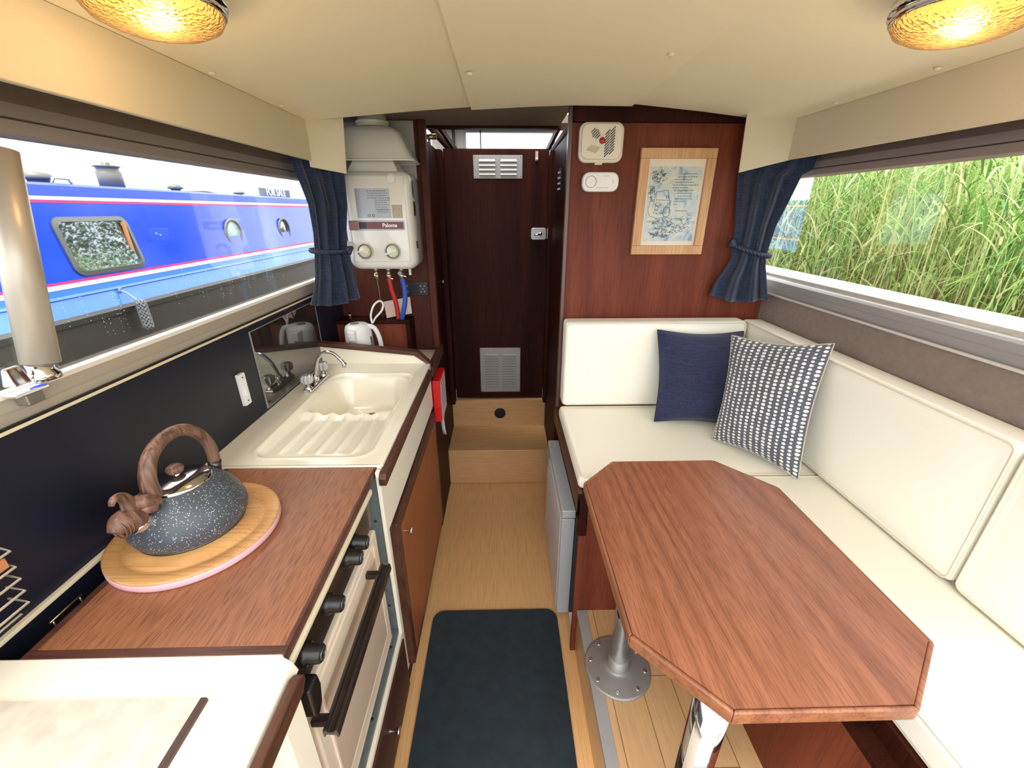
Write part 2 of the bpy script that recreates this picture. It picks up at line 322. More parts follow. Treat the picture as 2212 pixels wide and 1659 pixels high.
def window(name, xw, sgn, ya, yb, zb, zt):
    """xw: plane of the wall; sgn -1 left, +1 right"""
    r = bpy.data.objects.new(name, None); C.objects.link(r); r.location = (xw, (ya + yb) / 2, zb); r['_o'] = tuple(r.location); r['kind'] = 'structure'
    X = lambda a: xw + sgn * a
    # sill : stepped aluminium section
    s = MB().prism([(X(-.010), zb - .060), (X(-.013), zb - .030), (X(-.0115), zb - .029), (X(-.0115), zb - .027), (X(-.013), zb - .026), (X(-.012), zb - .006), (X(-.004), zb), (X(.016), zb), (X(.018), zb - .06)], ya, yb, XZ).build('window_sill', SILL if sgn < 0 else ALU, r)
    if sgn > 0: lb(s, 'satin silver sill with a pale ledge')
    # head : two bronze grooved rails under a lining
    h = MB()
    h.prism([(X(.0), zt), (X(-.006), zt + .003), (X(-.006), zt + .022), (X(.002), zt + .024), (X(-.010), zt + .026), (X(-.010), zt + .046), (X(.05), zt + .05), (X(.05), zt)], ya, yb, XZ)
    lb(h.build('window_head', ALUD, r), 'dark bronze grooved head rail')
    MB().box(X(-.01), X(.05), ya, yb, zt + .046, zt + .085).build('head_lining', DTAUPE, r)
    MB().box(X(.0), X(.035), yb - .03, yb + .02, zb, zt + .03).build('window_jamb', ALUD, r)
    MB().box(X(.012), X(.016), ya, yb - .02, zb, zt + .01).build('pane', GLASS, r)
    return r
window('window_1', -.80, -1, Y0, 2.04, 1.250, 1.634)
window('window_2', 1.115, 1, Y0, 1.93, 1.262, 1.634)
st(box('deck_ledge', mat('speckled_deck', (214, 206, 192), .6, var=.12, vscale=90), 1.152, 1.30, Y0, 3.5, 1.225, 1.272)).name = 'trim_21'

# droplets on the left pane
mb = MB()
rd = random.Random(3)
for k in range(46):
    y = rd.uniform(.75, 1.6); z0 = rd.uniform(1.28, 1.36)
    for j in range(rd.randint(2, 7)):
        r_ = rd.uniform(.0004, .0009); c = (-.811, y + rd.uniform(-.002, .002), z0 + j * rd.uniform(.007, .012))
        mb.lathe([(0, -r_), (r_, 0), (0, r_)], c, 'X', 6, caps=False)
tag(mb.build('rain_drops', mat('water_bead', (235, 240, 245), .05, spec=1)), 'small bright rain drops running down the left window pane', 'water drops', kind='stuff')

# pillar in the left window (leaning aluminium tube) and its clamp
t = thing('window_strut', 'thick leaning silver tube standing across the left window', 'strut', (-.776, .672, 1.27))
tp = Vector((-.772, .742, 1.607)); bt = Vector((-.776, .676, 1.284)); d = (tp - bt).normalized()
MB().tube([bt, tp], .0245, 28).build('tube', mat('satin_tube', (188, 180, 164), .36, metal=.3), t)
MB().lathe([(.0, 0), (.022, 0), (.022, .01), (.017, .016), (.017, .03), (.0, .03)], (-.776, .672, 1.258), n=24, caps=False).build('foot', CHROME, t)
t = thing('window_catch', 'small metal clip catch on the left sill beside the silver strut', 'catch', (-.775, .632, 1.25))
mb = MB().hexa([(-.790, .62, 1.262), (-.768, .62, 1.262), (-.768, .648, 1.262), (-.790, .648, 1.262), (-.782, .622, 1.292), (-.776, .622, 1.292), (-.776, .646, 1.292), (-.782, .646, 1.292)])
mb.build('tab', CHROME, t, bevel=.003)
MB().box(-.788, -.765, .612, .664, 1.246, 1.2515).build('plate', CHROME, t, bevel=.001)
MB().box(-.7845, -.7655, .625, .652, 1.228, 1.246).build('bracket', mat('dull_zinc', (150, 146, 138), .45, metal=.8), t, bevel=.002)

# forward bulkheads
b = st(MB().prism([(.255, .2), (1.117, .2), (1.117, 1.205), (1.058, 1.205), (1.058, 1.69), (1.117, 1.69), (1.117, 1.872), (.255, 1.872)], 1.742, 1.762, XZ).build('wall_front', MAHO))
st(box('trim_9', mat('edge_lipping', (104, 80, 68), .35), .242, .256, 1.735, 1.765, .2, 1.875, bevel=.002))  # plain brown-grey strip, paler than the bulkhead it edges
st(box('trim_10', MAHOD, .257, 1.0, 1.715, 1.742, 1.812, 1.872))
st(box('wall_front_galley', MAHOSH, -.80, -.335, 2.05, 2.07, 0, 1.895)).name = 'wall_front'
st(box('trim_11', MAHOSH, -.352, -.322, 2.03, 2.075, .88, 1.895, bevel=.002))
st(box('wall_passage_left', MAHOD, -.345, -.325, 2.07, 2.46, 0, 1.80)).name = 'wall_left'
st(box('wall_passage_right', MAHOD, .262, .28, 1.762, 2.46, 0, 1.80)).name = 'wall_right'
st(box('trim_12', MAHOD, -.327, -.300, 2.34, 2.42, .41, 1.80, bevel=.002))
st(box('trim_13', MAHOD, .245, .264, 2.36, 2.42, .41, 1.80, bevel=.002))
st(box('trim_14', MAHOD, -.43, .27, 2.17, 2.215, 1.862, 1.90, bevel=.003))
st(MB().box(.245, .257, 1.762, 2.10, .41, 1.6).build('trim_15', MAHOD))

# the cabin door
d1 = bpy.data.objects.new('door_1', None); C.objects.link(d1); d1.location = (0, 2.43, .42); d1['_o'] = tuple(d1.location); d1['kind'] = 'structure'
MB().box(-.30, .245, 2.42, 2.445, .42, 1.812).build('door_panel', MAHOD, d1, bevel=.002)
def louvre(name, x0, x1, z0, z1, rows, parent, y=2.42):
    p = MB().box(x0, x1, y - .003, y, z0, z1).build(name, STEEL, parent, bevel=.0008)
    mb = MB(); gx = (x1 - x0); cw = gx * .34; mz = (z1 - z0) * .12; hh = (z1 - z0 - 2 * mz) / rows
    for c in (x0 + gx * .28, x1 - gx * .28):
        for k in range(rows):
            zb = z0 + mz + k * hh + hh * .2; zt = zb + hh * .55
            a, b2 = c - cw / 2, c + cw / 2
            mb.hexa([(a, y - .0095, zb), (b2, y - .0095, zb), (b2, y - .002, zb), (a, y - .002, zb), (a + .003, y - .0035, zt), (b2 - .003, y - .0035, zt), (b2 - .003, y - .002, zt), (a + .003, y - .002, zt)])
    mb.build('louvre', mat('dull_steel', (150, 147, 140), .6, metal=.35), p); dk = MB()
    for c in (x0 + gx * .28, x1 - gx * .28):
        for k in range(rows):
            zb = z0 + mz + k * hh + hh * .2; dk.box(c - cw / 2 + .001, c + cw / 2 - .001, y - .009, y - .003, zb - .0022, zb - .0002)
    dk.build('slot', BLACK, p)
    for xx in (x0 + .008, x1 - .008):
        for zz in (z0 + .008, z1 - .008): MB().lathe([(0, -.0015), (.0022, -.001), (.0022, 0)], (xx, y - .003, zz), 'Y', 8, caps=False).build('screw', BLACK, p)
    return p
louvre('upper_vent', -.147, .106, 1.674, 1.782, 4, d1)
louvre('lower_vent', -.143, .103, .462, .752, 13, d1)
l = MB().prism(rrect(.155, .238, 1.372, 1.434, .012), 2.398, 2.42, XZ).build('lock', mat('grey_lock', (150, 148, 144), .35, metal=.6), d1, bevel=.003)
MB().prism(rrect(.242, .262, 1.374, 1.432, .006), 2.396, 2.42, XZ).build('keeper', mat('grey_lock', (150, 148, 144)), d1, bevel=.002)
MB().lathe([(.0, -.02), (.009, -.018), (.009, 0)], (.205, 2.398, 1.404), 'Y', 16, caps=False).tube([(.205, 2.385, 1.404), (.172, 2.383, 1.397)], .005, 8).build('door_handle', CHROME, l)
MB().box(.172, .186, 2.41, 2.42, 1.755, 1.80).lathe([(0, -.012), (.008, -.01), (.008, 0)], (.179, 2.412, 1.762), 'Y', 12, caps=False).build('hook', mat('pale_catch', (170, 150, 140), .4), d1)

# window beyond the door, at the head of the steps
w3 = bpy.data.objects.new('window_3', None); C.objects.link(w3); w3.location = (.04, 2.6, 1.8); w3['_o'] = tuple(w3.location); w3['kind'] = 'structure'
frame(MB(), -.205, .292, 1.79, 1.922, .012, 2.6, 2.63).build('window_frame', mat('grey_frame', (160, 156, 150), .4, metal=.5), w3)
MB().box(-.118, -.112, 2.598, 2.63, 1.79, 1.922).build('mullion', BLACK, w3)
MB().box(-.2, .288, 2.612, 2.616, 1.795, 1.915).build('pane', GLASS, w3)
st(box('wall_fore_left', mat('fore_panel', (196, 190, 172), .5), -.38, -.207, 2.6, 2.63, 1.74, 1.94)).name = 'wall_front'
st(box('trim_16', BLACK, -.268, -.252, 2.592, 2.6, 1.78, 1.94))
st(box('wall_fore_low', MAHOD, -.40, .34, 2.6, 2.63, .4, 1.79)).name = 'wall_front'
st(box('ceiling_fore_end', DTAUPE, -.40, .34, 2.42, 2.64, 1.925, 1.96)).name = 'ceiling'
# raking side frames of the hatch
for i, (xa, xb) in enumerate(((-.33, -.25), (.25, .32))):
    s = -1 if i == 0 else 1
    m = MB(); 
    for k in (0, .045):
        m.hexa([(s * .255 + (-.02 if i == 0 else 0) + s * k, 2.2, 1.86), (s * .27 + (-.02 if i == 0 else 0) + s * k, 2.2, 1.86), (s * .25 + s * k * .6, 2.56, 1.80), (s * .235 + s * k * .6, 2.56, 1.80),
                (s * .255 + (-.02 if i == 0 else 0) + s * k, 2.2, 1.885), (s * .27 + (-.02 if i == 0 else 0) + s * k, 2.2, 1.885), (s * .25 + s * k * .6, 2.56, 1.825), (s * .235 + s * k * .6, 2.56, 1.825)])
    st(m.build('trim_%d' % (17 + i), MAHOD))

# ================================================================== GALLEY (left)
# foreground cabinet with cream worktop
t = thing('kitchen_cabinet', 'cream cabinet with wood lipped top, nearest corner at bottom left', 'cabinet', (-.56, .04, 0))
MB().box(-.785, -.345, Y0, .42, .02, .868).build('body', CREAMP, t)
MB().box(-.785, -.337, Y0, .434, .868, .9).build('top', CREAMP, t, bevel=.003)
MB().hexa([(-.337, Y0, .868), (-.319, Y0, .868), (-.319, .430, .868), (-.337, .430, .868), (-.337, Y0, .898), (-.325, Y0, .885), (-.325, .43, .885), (-.337, .43, .898)]).build('front_lip', CREAMP, t)
lb(MB().prism([(.405, .853), (.418, .866), (.418, .876), (.405, .884), (Y0, .884), (Y0, .853)], -.319, -.303, YZ).build('edge_rail', MAHOY, t, bevel=.002), 'brown wooden edge rail')
MB().box(-.345, -.322, .375, .420, .02, .853).box(-.345, -.322, Y0, .375, .838, .853).build('face_frame', CREAMP, t)
h = MB().tube([(-.330, .16, .822), (-.330, .352, .822)], .0105, 20).build('handle', CHROME, t)
# inset patterned panel
PATT = mat('marbled_laminate', (206, 195, 180), .5, var=.22, vscale=34)
t = thing('worktop_saver', 'pale floral patterned board lying on the cream cabinet at bottom left', 'board', (-.56, .2, .9))
MB().box(-.74, -.417, -.1, .370, .9, .9055).build('panel', PATT, t)
lb(MB().box(-.417, -.408, -.1, .370, .9, .907).build('edging', mat('dark_edging', (66, 44, 40), .4), t, bevel=.001), 'dark brown edging')

# cooker under the teak cover
t = thing('cooker', 'cream gas cooker with dark control panel below the wooden cover', 'cooker', (-.57, .68, .33))
MB().box(-.722, -.37, .445, .905, .335, .879).build('body', CREAMP, t)
lb(MB().box(-.37, -.330, .437, .868, .862, .880).build('lid', mat('cream_enamel', (212, 200, 172), .35), t, bevel=.006), 'cream folded hob lid edge')
lb(MB().box(-.37, -.345, .437, .868, .765, .862).build('control_panel', BROWNP, t, bevel=.002), 'dark brown control panel')
for y in (.745, .70, .585, .487):
    k = MB().lathe([(.020, -.345), (.020, -.336), (.0165, -.334), (.0155, -.315), (.013, -.312), (0, -.312)], (0, y, .822), 'X', 28, caps=False).build('knob', BLACK, t, bevel=0)
    MB().lathe([(.0105, 0), (.0105, .0012), (.0085, .0012), (.0085, 0)], (-.3122, y, .822), 'X', 20, caps=False).box(-.3122, -.3112, y - .001, y + .001, .822, .832).build('mark', mat('dim_chrome', (130, 130, 130), .3, metal=.8), k)
od = MB().box(-.365, -.338, .455, .868, .345, .752).build('oven_door', mat('cream_enamel2', (222, 208, 186), .3, coat=.2), t, bevel=.006)
frame(MB(), .490, .835, .40, .735, .005, -.338, -.3355, YZ).build('window_frame', mat('oven_inset', (236, 216, 200), .3), od)
MB().box(-.338, -.3365, .496, .829, .406, .69).build('window', mat('oven_glass', (198, 180, 158), .2), od)
hb = MB().prism([(-.312, .706), (-.306, .709), (-.303, .703), (-.294, .702), (-.292, .707), (-.287, .706), (-.285, .690), (-.289, .688), (-.291, .694), (-.307, .696), (-.309, .690), (-.312, .690)], .432, .795, XZ)
hb.build('handle', BROWNP, od, bevel=.001)
for y in (.452, .765): MB().box(-.338, -.305, y - .008, y + .008, .694, .708).build('handle_bracket', BROWNP, od, bevel=.002)
lb(MB().prism([(.437, .80), (.470, .80), (.474, .77), (.466, .735), (.448, .722), (.437, .735)], -.345, -.318, YZ).build('latch', BLACK, t, bevel=.006, seg=3), 'black drooping latch lever')
# recess surround
GREYM = mat('grey_heat_shield', (112, 122, 124), .45, metal=.3, var=.15, vscale=50)
t = thing('cooker_housing', 'grey metal lined recess around the cooker with a white front edge', 'housing', (-.56, .68, .3))
MB().box(-.785, -.332, .912, .922, .32, .878).build('side_panel', GREYM, t)
MB().box(-.785, -.332, .43, .912, .30, .32).build('bottom_panel', GREYM, t)
mb = MB().prism([(.905, .90), (.922, .90), (.922, .29), (.425, .29), (.425, .31), (.905, .31)], -.332, -.322, YZ)
mb.build('front_edge', CREAMP, t, bevel=.001)
for y, z in ((.85, .3205), (.66, .3205)): MB().lathe([(0, .0015), (.006, .001), (.006, 0)], (-.345, y, z), 'Z', 12, caps=False).build('screw', BLACK, t)
for z, x in ((.74, -.352), (.56, -.352), (.42, -.35)): MB().lathe([(0, -.0015), (.004, -.001), (.004, 0)], (x, .912, z), 'Y', 10, caps=False).build('screw', BLACK, t)
# low drawer under the cooker
t = thing('base_drawer', 'dark mahogany drawer at floor level below the cooker', 'drawer', (-.56, .64, 0))
MB().box(-.785, -.335, .425, .922, .0, .29).build('plinth', MAHOD, t)
f = MB().box(-.335, -.318, .428, .905, .07, .285).build('drawer', MAHOY, t, bevel=.003)
def knob(c, parent, r=.011):
    return MB().lathe([(.004, 0), (.004, .012), (.0085, .018), (r, .020), (r, .024), (0, .025)], c, 'X', 20, caps=False).build('knob', CHROME, parent)
knob((-.318, .70, .195), f)
# teak cover over the hob
t = thing('hob_cover', 'teak veneered board covering the hob, with the kettle on it', 'worktop', (-.53, .685, .88))
MB().box(-.715, -.342, .447, .930, .881, .8995).build('board', WORK, t)
mb = MB(); mb.box(-.728, -.335, .433, .447, .880, .900); mb.box(-.342, -.335, .447, .937, .880, .900); mb.box(-.728, -.715, .447, .937, .880, .900); mb.box(-.715, -.342, .930, .937, .880, .900)
mb.build('lipping', MAHOX, t, bevel=.001)
# black base stands in for the shade in the open gap behind the cover
t = thing('slot_shade', 'dark slot between the hob cover and the navy wall', 'recess', (-.757, .69, .84))
MB().box(-.787, -.729, .434, .93, .845, .852).build('base', mat('gap_shade', (14, 12, 14), .6), t)
tag(MB().tube([(-.768, .51, .878), (-.768, .568, .878)], .0018, 8).cyl((-.768, .515, .852), (-.768, .515, .878), .0015, n=6).cyl((-.768, .563, .852), (-.768, .563, .878), .0015, n=6).build('brass_bar', mat('brass', (196, 170, 120), .3, metal=.9)), 'thin brass bar in the dark slot by the navy wall', 'bar')

# sink cabinet
t = thing('sink_cabinet', 'cream fronted sink cabinet with a brown mahogany door', 'cabinet', (-.56, 1.33, 0))
MB().box(-.785, -.345, .924, .930, .0, .872).build('end_panel', CREAMP, t)
MB().box(-.785, -.345, 1.729, 1.735, .0, .872).build('end_panel', CREAMP, t)
MB().box(-.785, -.345, .93, 1.729, .05, .07).build('shelf', CREAMP, t)
MB().box(-.345, -.325, .924, 1.735, .69, .875).build('fascia', CREAMP, t, bevel=.002)
MB().box(-.345, -.336, .924, 1.735, .06, .69).build('face_frame', CREAMP, t)
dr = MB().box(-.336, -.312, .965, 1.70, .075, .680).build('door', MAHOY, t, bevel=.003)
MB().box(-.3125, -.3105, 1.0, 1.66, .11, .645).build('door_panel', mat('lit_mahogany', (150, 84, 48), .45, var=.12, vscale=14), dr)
knob((-.312, 1.03, .60), dr, .013)
MB().box(-.345, -.338, .924, 1.735, .0, .06).build('plinth', MAHOD, t)
lb(MB().prism([(.895, .866), (.895, .886), (.905, .897), (1.665, .897), (1.665, .866)], -.322, -.303, YZ).build('edge_rail', MAHOY, t, bevel=.002), 'brown wooden edge rail')

# the moulded sink
def ss(a, b, x): x = min(1, max(0, (x - a) / (b - a))); return x * x * (3 - 2 * x)
def sdr(x, y, x0, x1, y0, y1, r):
    cx, cy = (x0 + x1) / 2, (y0 + y1) / 2; dx = abs(x - cx) - (x1 - x0) / 2 + r; dy = abs(y - cy) - (y1 - y0) / 2 + r
    return math.hypot(max(dx, 0), max(dy, 0)) + min(max(dx, dy), 0) - r
def hsink(x, y):
    z = .905
    d = sdr(x, y, -.690, -.362, .972, 1.605, .05); rim = ss(0, .012, -d)
    z += .0025 * ss(-.022, -.010, d) * (1 - ss(-.004, .014, d)) if d < .014 else 0
    z -= .010 * rim
    if y < 1.30:
        inn = ss(.02, .04, -sdr(x, y, -.70, -.352, .972, 1.9, .03)) * (1 - ss(1.225, 1.275, y))
        z += .0055 * inn * (max(0, math.cos(2 * PI * (x + .365) / .052)) ** 2 - .3) * ss(1.0, 1.04, y)
        z -= .012 * ss(1.0, 1.27, y) * inn
    b = sdr(x, y, -.680, -.372, 1.262 + .006 * math.cos(2 * PI * (x + .365) / .052), 1.592, .075)
    z -= (.118 * ss(0, .06, -b) ** .75 + .010 * ss(.05, .11, -b)) if b < 0 else 0
    dd = math.hypot(x + .520, y - 1.485)
    z -= .004 * (1 - ss(.022, .034, dd)) if b < -.05 else 0
    return z
nx, ny = 120, 200; X0_, X1_, Y0_, Y1_ = -.786, -.3195, .937, 1.7225
vsx = [X0_ + (X1_ - X0_) * i / nx for i in range(nx + 1)]; vsy = [Y0_ + (Y1_ - Y0_) * j / ny for j in range(ny + 1)]
mb = MB(); vv = [(x, y, hsink(x, y)) for y in vsy for x in vsx]
ff = [(j * (nx + 1) + i, j * (nx + 1) + i + 1, (j + 1) * (nx + 1) + i + 1, (j + 1) * (nx + 1) + i) for j in range(ny) for i in range(nx)]
mb.add(vv, ff, True)
sk = thing('sink', 'cream moulded sink with ribbed drainer set beside the navy wall', 'sink', (-.55, 1.33, .876))
basin = mb.build('basin', SINK, sk)
MB().box(-.327, -.3195, .937, 1.720, .876, .9045).build('front_edge', SINK, sk, bevel=.002)
MB().box(-.786, -.322, .9315, .9375, .876, .905).build('near_edge', SINK, sk, bevel=.002)
MB().lathe([(.034, .0), (.034, .004), (.027, .004), (.022, .001), (.010, -.002), (0, -.002)], (-.520, 1.485, .7665), 'Z', 28, caps=False).build('drain', mat('drain_steel', (160, 140, 116), .3, metal=.8), sk)
# splashback behind the sink with sloping wood cap
def zc(x): return .986 - (x + .787) * .108
mb = MB().prism([(-.786, .905), (-.352, .905), (-.332, .905), (-.338, .925), (-.385, zc(-.385)), (-.786, zc(-.786))], 1.722, 1.734, XZ)
sp = thing('sink_upstand', 'cream splash panel behind the sink capped with brown wood', 'splashback', (-.56, 1.728, .9))
mb.build('panel', SINK, sp)
cap = [(-.786, zc(-.786)), (-.385, zc(-.385)), (-.335, .905), (-.318, .905), (-.372, zc(-.385) + .016), (-.786, zc(-.786) + .018)]
lb(MB().prism(cap, 1.712, 1.752, XZ).build('cap', MAHOX, sp, bevel=.002), 'brown wooden cap strip')

# tap
CRY = mat('clear_acrylic', (214, 216, 214), .05, metal=.55)
t = thing('mixer_tap', 'chrome swan neck tap with two crystal handles on the sink ledge', 'tap', (-.715, 1.49, .905))
MB().box(-.732, -.698, 1.405, 1.575, .905, .918).build('base', CHROME, t, bevel=.006, seg=3)
MB().tube(bez([(-.715, 1.49, .915), (-.712, 1.49, .955), (-.695, 1.485, 1.005), (-.662, 1.48, 1.036), (-.628, 1.475, 1.034), (-.600, 1.47, 1.008), (-.592, 1.47, .992)], 8), .0062, 14).lathe([(.013, 0), (.012, .02), (.008, .03)], (-.715, 1.49, .915), n=20).cyl((-.592, 1.47, .982), (-.592, 1.47, .998), .008, n=16).build('spout', CHROME, t)
for y in (1.42, 1.56):
    h = MB().lathe([(.014, 0), (.014, .004), (.009, .008), (.008, .032)], (-.715, y, .917), n=20).build('valve', CHROME, t)
    star = []
    for k in range(32):
        a = 2 * PI * k / 32; r_ = .0195 + .0028 * math.cos(8 * a); star.append((r_ * math.cos(a), r_ * math.sin(a)))
    MB().prism([(p[0] * .8, p[1] * .8) for p in star], .940, .946, Matrix.Translation((-.715, y, 0))).prism(star, .946, .966, Matrix.Translation((-.715, y, 0))).prism([(p[0] * .7, p[1] * .7) for p in star], .966, .971, Matrix.Translation((-.715, y, 0))).build('handle', CRY, h)
# mirror-like splash panel
DKM = mat('smoked_glass', (122, 120, 118), .03, metal=.9, spec=.9)
t = thing('glass_splashback', 'smoked reflective glass panel on the navy wall behind the tap', 'splashback', (-.785, 1.54, .92))
MB().prism([(1.268, .915), (1.745, .915), (1.745, 1.172), (1.268, 1.172)], -.787, -.7835, YZ).build('panel', DKM, t)
mb = MB(); frame(mb, 1.266, 1.747, .913, 1.174, .0018, -.787, -.7825, YZ); mb.build('edge', ALU, t)
lb(MB().lathe([(0, .001), (.005, .001), (.005, 0)], (-.7835, 1.283, .93), 'X', 14, caps=False).build('clip', BLACK, t), 'small black corner clip')
# switch
t = thing('light_switch', 'white rocker switch on the navy wall left of the glass panel', 'switch', (-.787, 1.167, .975))
MB().prism(rrect(1.152, 1.182, .975, 1.074, .002, 2), -.787, -.776, YZ).build('plate', WHITE, t, bevel=.001)
MB().hexa([(-.776, 1.160, 1.006), (-.770, 1.160, 1.006), (-.770, 1.174, 1.006), (-.776, 1.174, 1.006), (-.776, 1.160, 1.04), (-.774, 1.160, 1.04), (-.774, 1.174, 1.04), (-.776, 1.174, 1.04)]).build('rocker', WHITE, t, bevel=.0008)
for z in (1.062, .988): MB().lathe([(0, .001), (.0025, .001), (.0025, 0)], (-.776, 1.167, z), 'X', 10, caps=False).build('screw', BLACK, t)

# ------------------------------------------------------------------ chopping board and kettle
BC = (-.634, .697)
t = thing('chopping_board', 'round wooden chopping board with pink edge under the kettle', 'chopping board', (BC[0], BC[1], .9))
R_ = .150
MB().lathe([(0, .919), (.112, .919), (.115, .9165), (.119, .916), (.123, .9165), (.126, .919), (R_ - .004, .919), (R_ - .0005, .918), (R_ - .0005, .9158), (R_ - .011, .9125), (0, .9125)], (BC[0], BC[1], 0), n=96, caps=False).build('top', BAMB, t)
lb(MB().lathe([(0, .9002), (R_ - .002, .9002), (R_, .903), (R_, .9145), (R_ - .001, .9158), (R_ - .012, .9158), (R_ - .012, .912), (0, .912)], (BC[0], BC[1], 0), n=96, caps=False).build('rim', mat('pink_paint', (226, 178, 186), .5), t), 'pale pink painted rim')
# kettle
KC = Vector((-.648, .706, 0))
m = mat('speckled_enamel', (70, 76, 84), .42); n = m.node_tree; L = n.links; pb = n.nodes['Principled BSDF']
tcn = n.nodes.new('ShaderNodeTexCoord'); vo = n.nodes.new('ShaderNodeTexVoronoi'); vo.inputs['Scale'].default_value = 430; L.new(tcn.outputs['Object'], vo.inputs[0])
nsn = n.nodes.new('ShaderNodeTexNoise'); nsn.inputs['Scale'].default_value = 300; L.new(tcn.outputs['Object'], nsn.inputs[0])
ml = n.nodes.new('ShaderNodeMath'); ml.operation = 'MULTIPLY'; ml.inputs[1].default_value = .62; L.new(nsn.outputs[0], ml.inputs[0])
lt = n.nodes.new('ShaderNodeMath'); lt.operation = 'LESS_THAN'; L.new(vo.outputs['Distance'], lt.inputs[0]); L.new(ml.outputs[0], lt.inputs[1])
sb = n.nodes.new('ShaderNodeSeparateColor'); L.new(vo.outputs['Color'], sb.inputs[0]); g2 = n.nodes.new('ShaderNodeMath'); g2.operation = 'GREATER_THAN'; g2.inputs[1].default_value = .72; L.new(sb.outputs[0], g2.inputs[0])
m3 = n.nodes.new('ShaderNodeMath'); m3.operation = 'MULTIPLY'; L.new(lt.outputs[0], m3.inputs[0]); L.new(g2.outputs[0], m3.inputs[1])
mxn = n.nodes.new('ShaderNodeMix'); mxn.data_type = 'RGBA'; mxn.inputs[6].default_value = lin((68, 74, 82)); mxn.inputs[7].default_value = lin((216, 220, 224)); L.new(m3.outputs[0], mxn.inputs[0]); L.new(mxn.outputs[2], pb.inputs['Base Color'])
SPK = m
t = thing('stovetop_kettle', 'grey speckled whistling kettle with wood effect handle on round board', 'kettle', (KC.x, KC.y, .919))
t['_o'] = (KC.x, KC.y, .919)
zb = .919
MB().lathe([(0, .0), (.088, .0), (.092, .002), (.098, .012), (.1025, .024), (.1025, .036), (.098, .052), (.089, .070), (.077, .085), (.064, .097), (.0535, .1045), (.050, .1055), (0, .104)], (KC.x, KC.y, zb), n=64, caps=False).build('body', SPK, t)
MB().lathe([(.088, .001), (.0935, .001), (.0945, .004), (.093, .006), (.088, .006)], (KC.x, KC.y, zb), n=64, caps=False).build('base_ring', mat('dark_steel', (90, 92, 96), .3, metal=.9), t)
ld = MB().lathe([(.0555, .103), (.056, .1065), (.052, .110), (.038, .1165), (.02, .120), (0, .1205)], (KC.x, KC.y, zb), n=56, caps=False).build('lid', mat('polished_steel', (180, 182, 186), .12, metal=1), t)
lb(MB().lathe([(0, .142), (.008, .1415), (.014, .137), (.0155, .132), (.013, .126), (.008, .123)], (KC.x, KC.y, zb), n=28, caps=False).build('lid_knob', HANDW, ld), 'wood effect lid knob')
MB().lathe([(.008, .119), (.007, .124)], (KC.x, KC.y, zb), n=20).build('collar', CHROME, ld)
sd_ = Vector((math.cos(math.radians(262)), math.sin(math.radians(262)), 0))      # spout direction
P = lambda r_, z, o=0: KC + sd_ * r_ + Vector((-sd_.y, sd_.x, 0)) * o + Vector((0, 0, zb + z))
MB().tube([P(.070, .068), P(.088, .077), P(.106, .086)], [.0195, .0178, .0168], 28).build('spout', CHROME, t)
MB().tube([P(.074, .069), P(.081, .0735)], [.0240, .0222], 28).build('spout_ring', CHROME, t)
hp = bez([P(.052, .092), P(.055, .125), P(.050, .155), P(.034, .183), P(.004, .200), P(-.034, .200), P(-.066, .178), P(-.086, .140), P(-.089, .108), P(-.084, .080)], 8)
k = len(hp); rad = [.0118 + .0035 * (1 - i / k) - .0012 * math.sin(PI * i / k) for i in range(k)]
lb(MB().tube(hp, rad, 20).build('handle', HANDW, t), 'brown wood effect handle')
MB().tube([P(-.0885, .096), P(-.083, .074)], [.0128, .0122], 18).build('handle_socket', mat('dark_steel', (90, 92, 96)), t)
PW = lambda r_, z, o=0: P(r_ + .003, z, o)
# the whistle: a curled shell shape with a flicked crest and a leaf against the handle foot
whs = MB().tube(bez([PW(.086, .086), PW(.098, .095), PW(.110, .099), PW(.122, .097), PW(.131, .091)], 6), [.0165 + .0058 * math.sin(PI * min(1, (i + 2) / 23)) - .0007 * max(0, i - 16) for i in range(25)], 24)
for q in range(5):
    c0 = .100 + .006 * q
    whs.tube([PW(c0 + .002 * math.sin(a_ * PI / 8), .099 - .001 * q + (.0215 - .0008 * abs(q - 1)) * math.cos(a_ * PI / 8), (.0215 - .0008 * abs(q - 1)) * math.sin(a_ * PI / 8)) for a_ in range(16)], .0016, 6, closed=True)
whs.tube(bez([PW(.094, .104), PW(.094, .122), PW(.096, .136), PW(.103, .146), PW(.113, .147), PW(.119, .139)], 5), [.0145 - .00042 * i for i in range(26)], 14)
whs.tube(bez([PW(.090, .112, -.004), PW(.082, .118, .004), PW(.070, .113, .014), PW(.058, .104, .020)], 6), [.006 + .0085 * math.sin(PI * min(1, (i + 2) / 19)) for i in range(19)], 14)
whs.tube(bez([PW(.088, .106, .0), PW(.078, .104, .012), PW(.066, .098, .020)], 6), [.005 + .006 * math.sin(PI * (i + 1) / 14) for i in range(13)], 12)
lb(whs.build('whistle', HANDW, t), 'carved bird shaped whistle in wood effect brown')

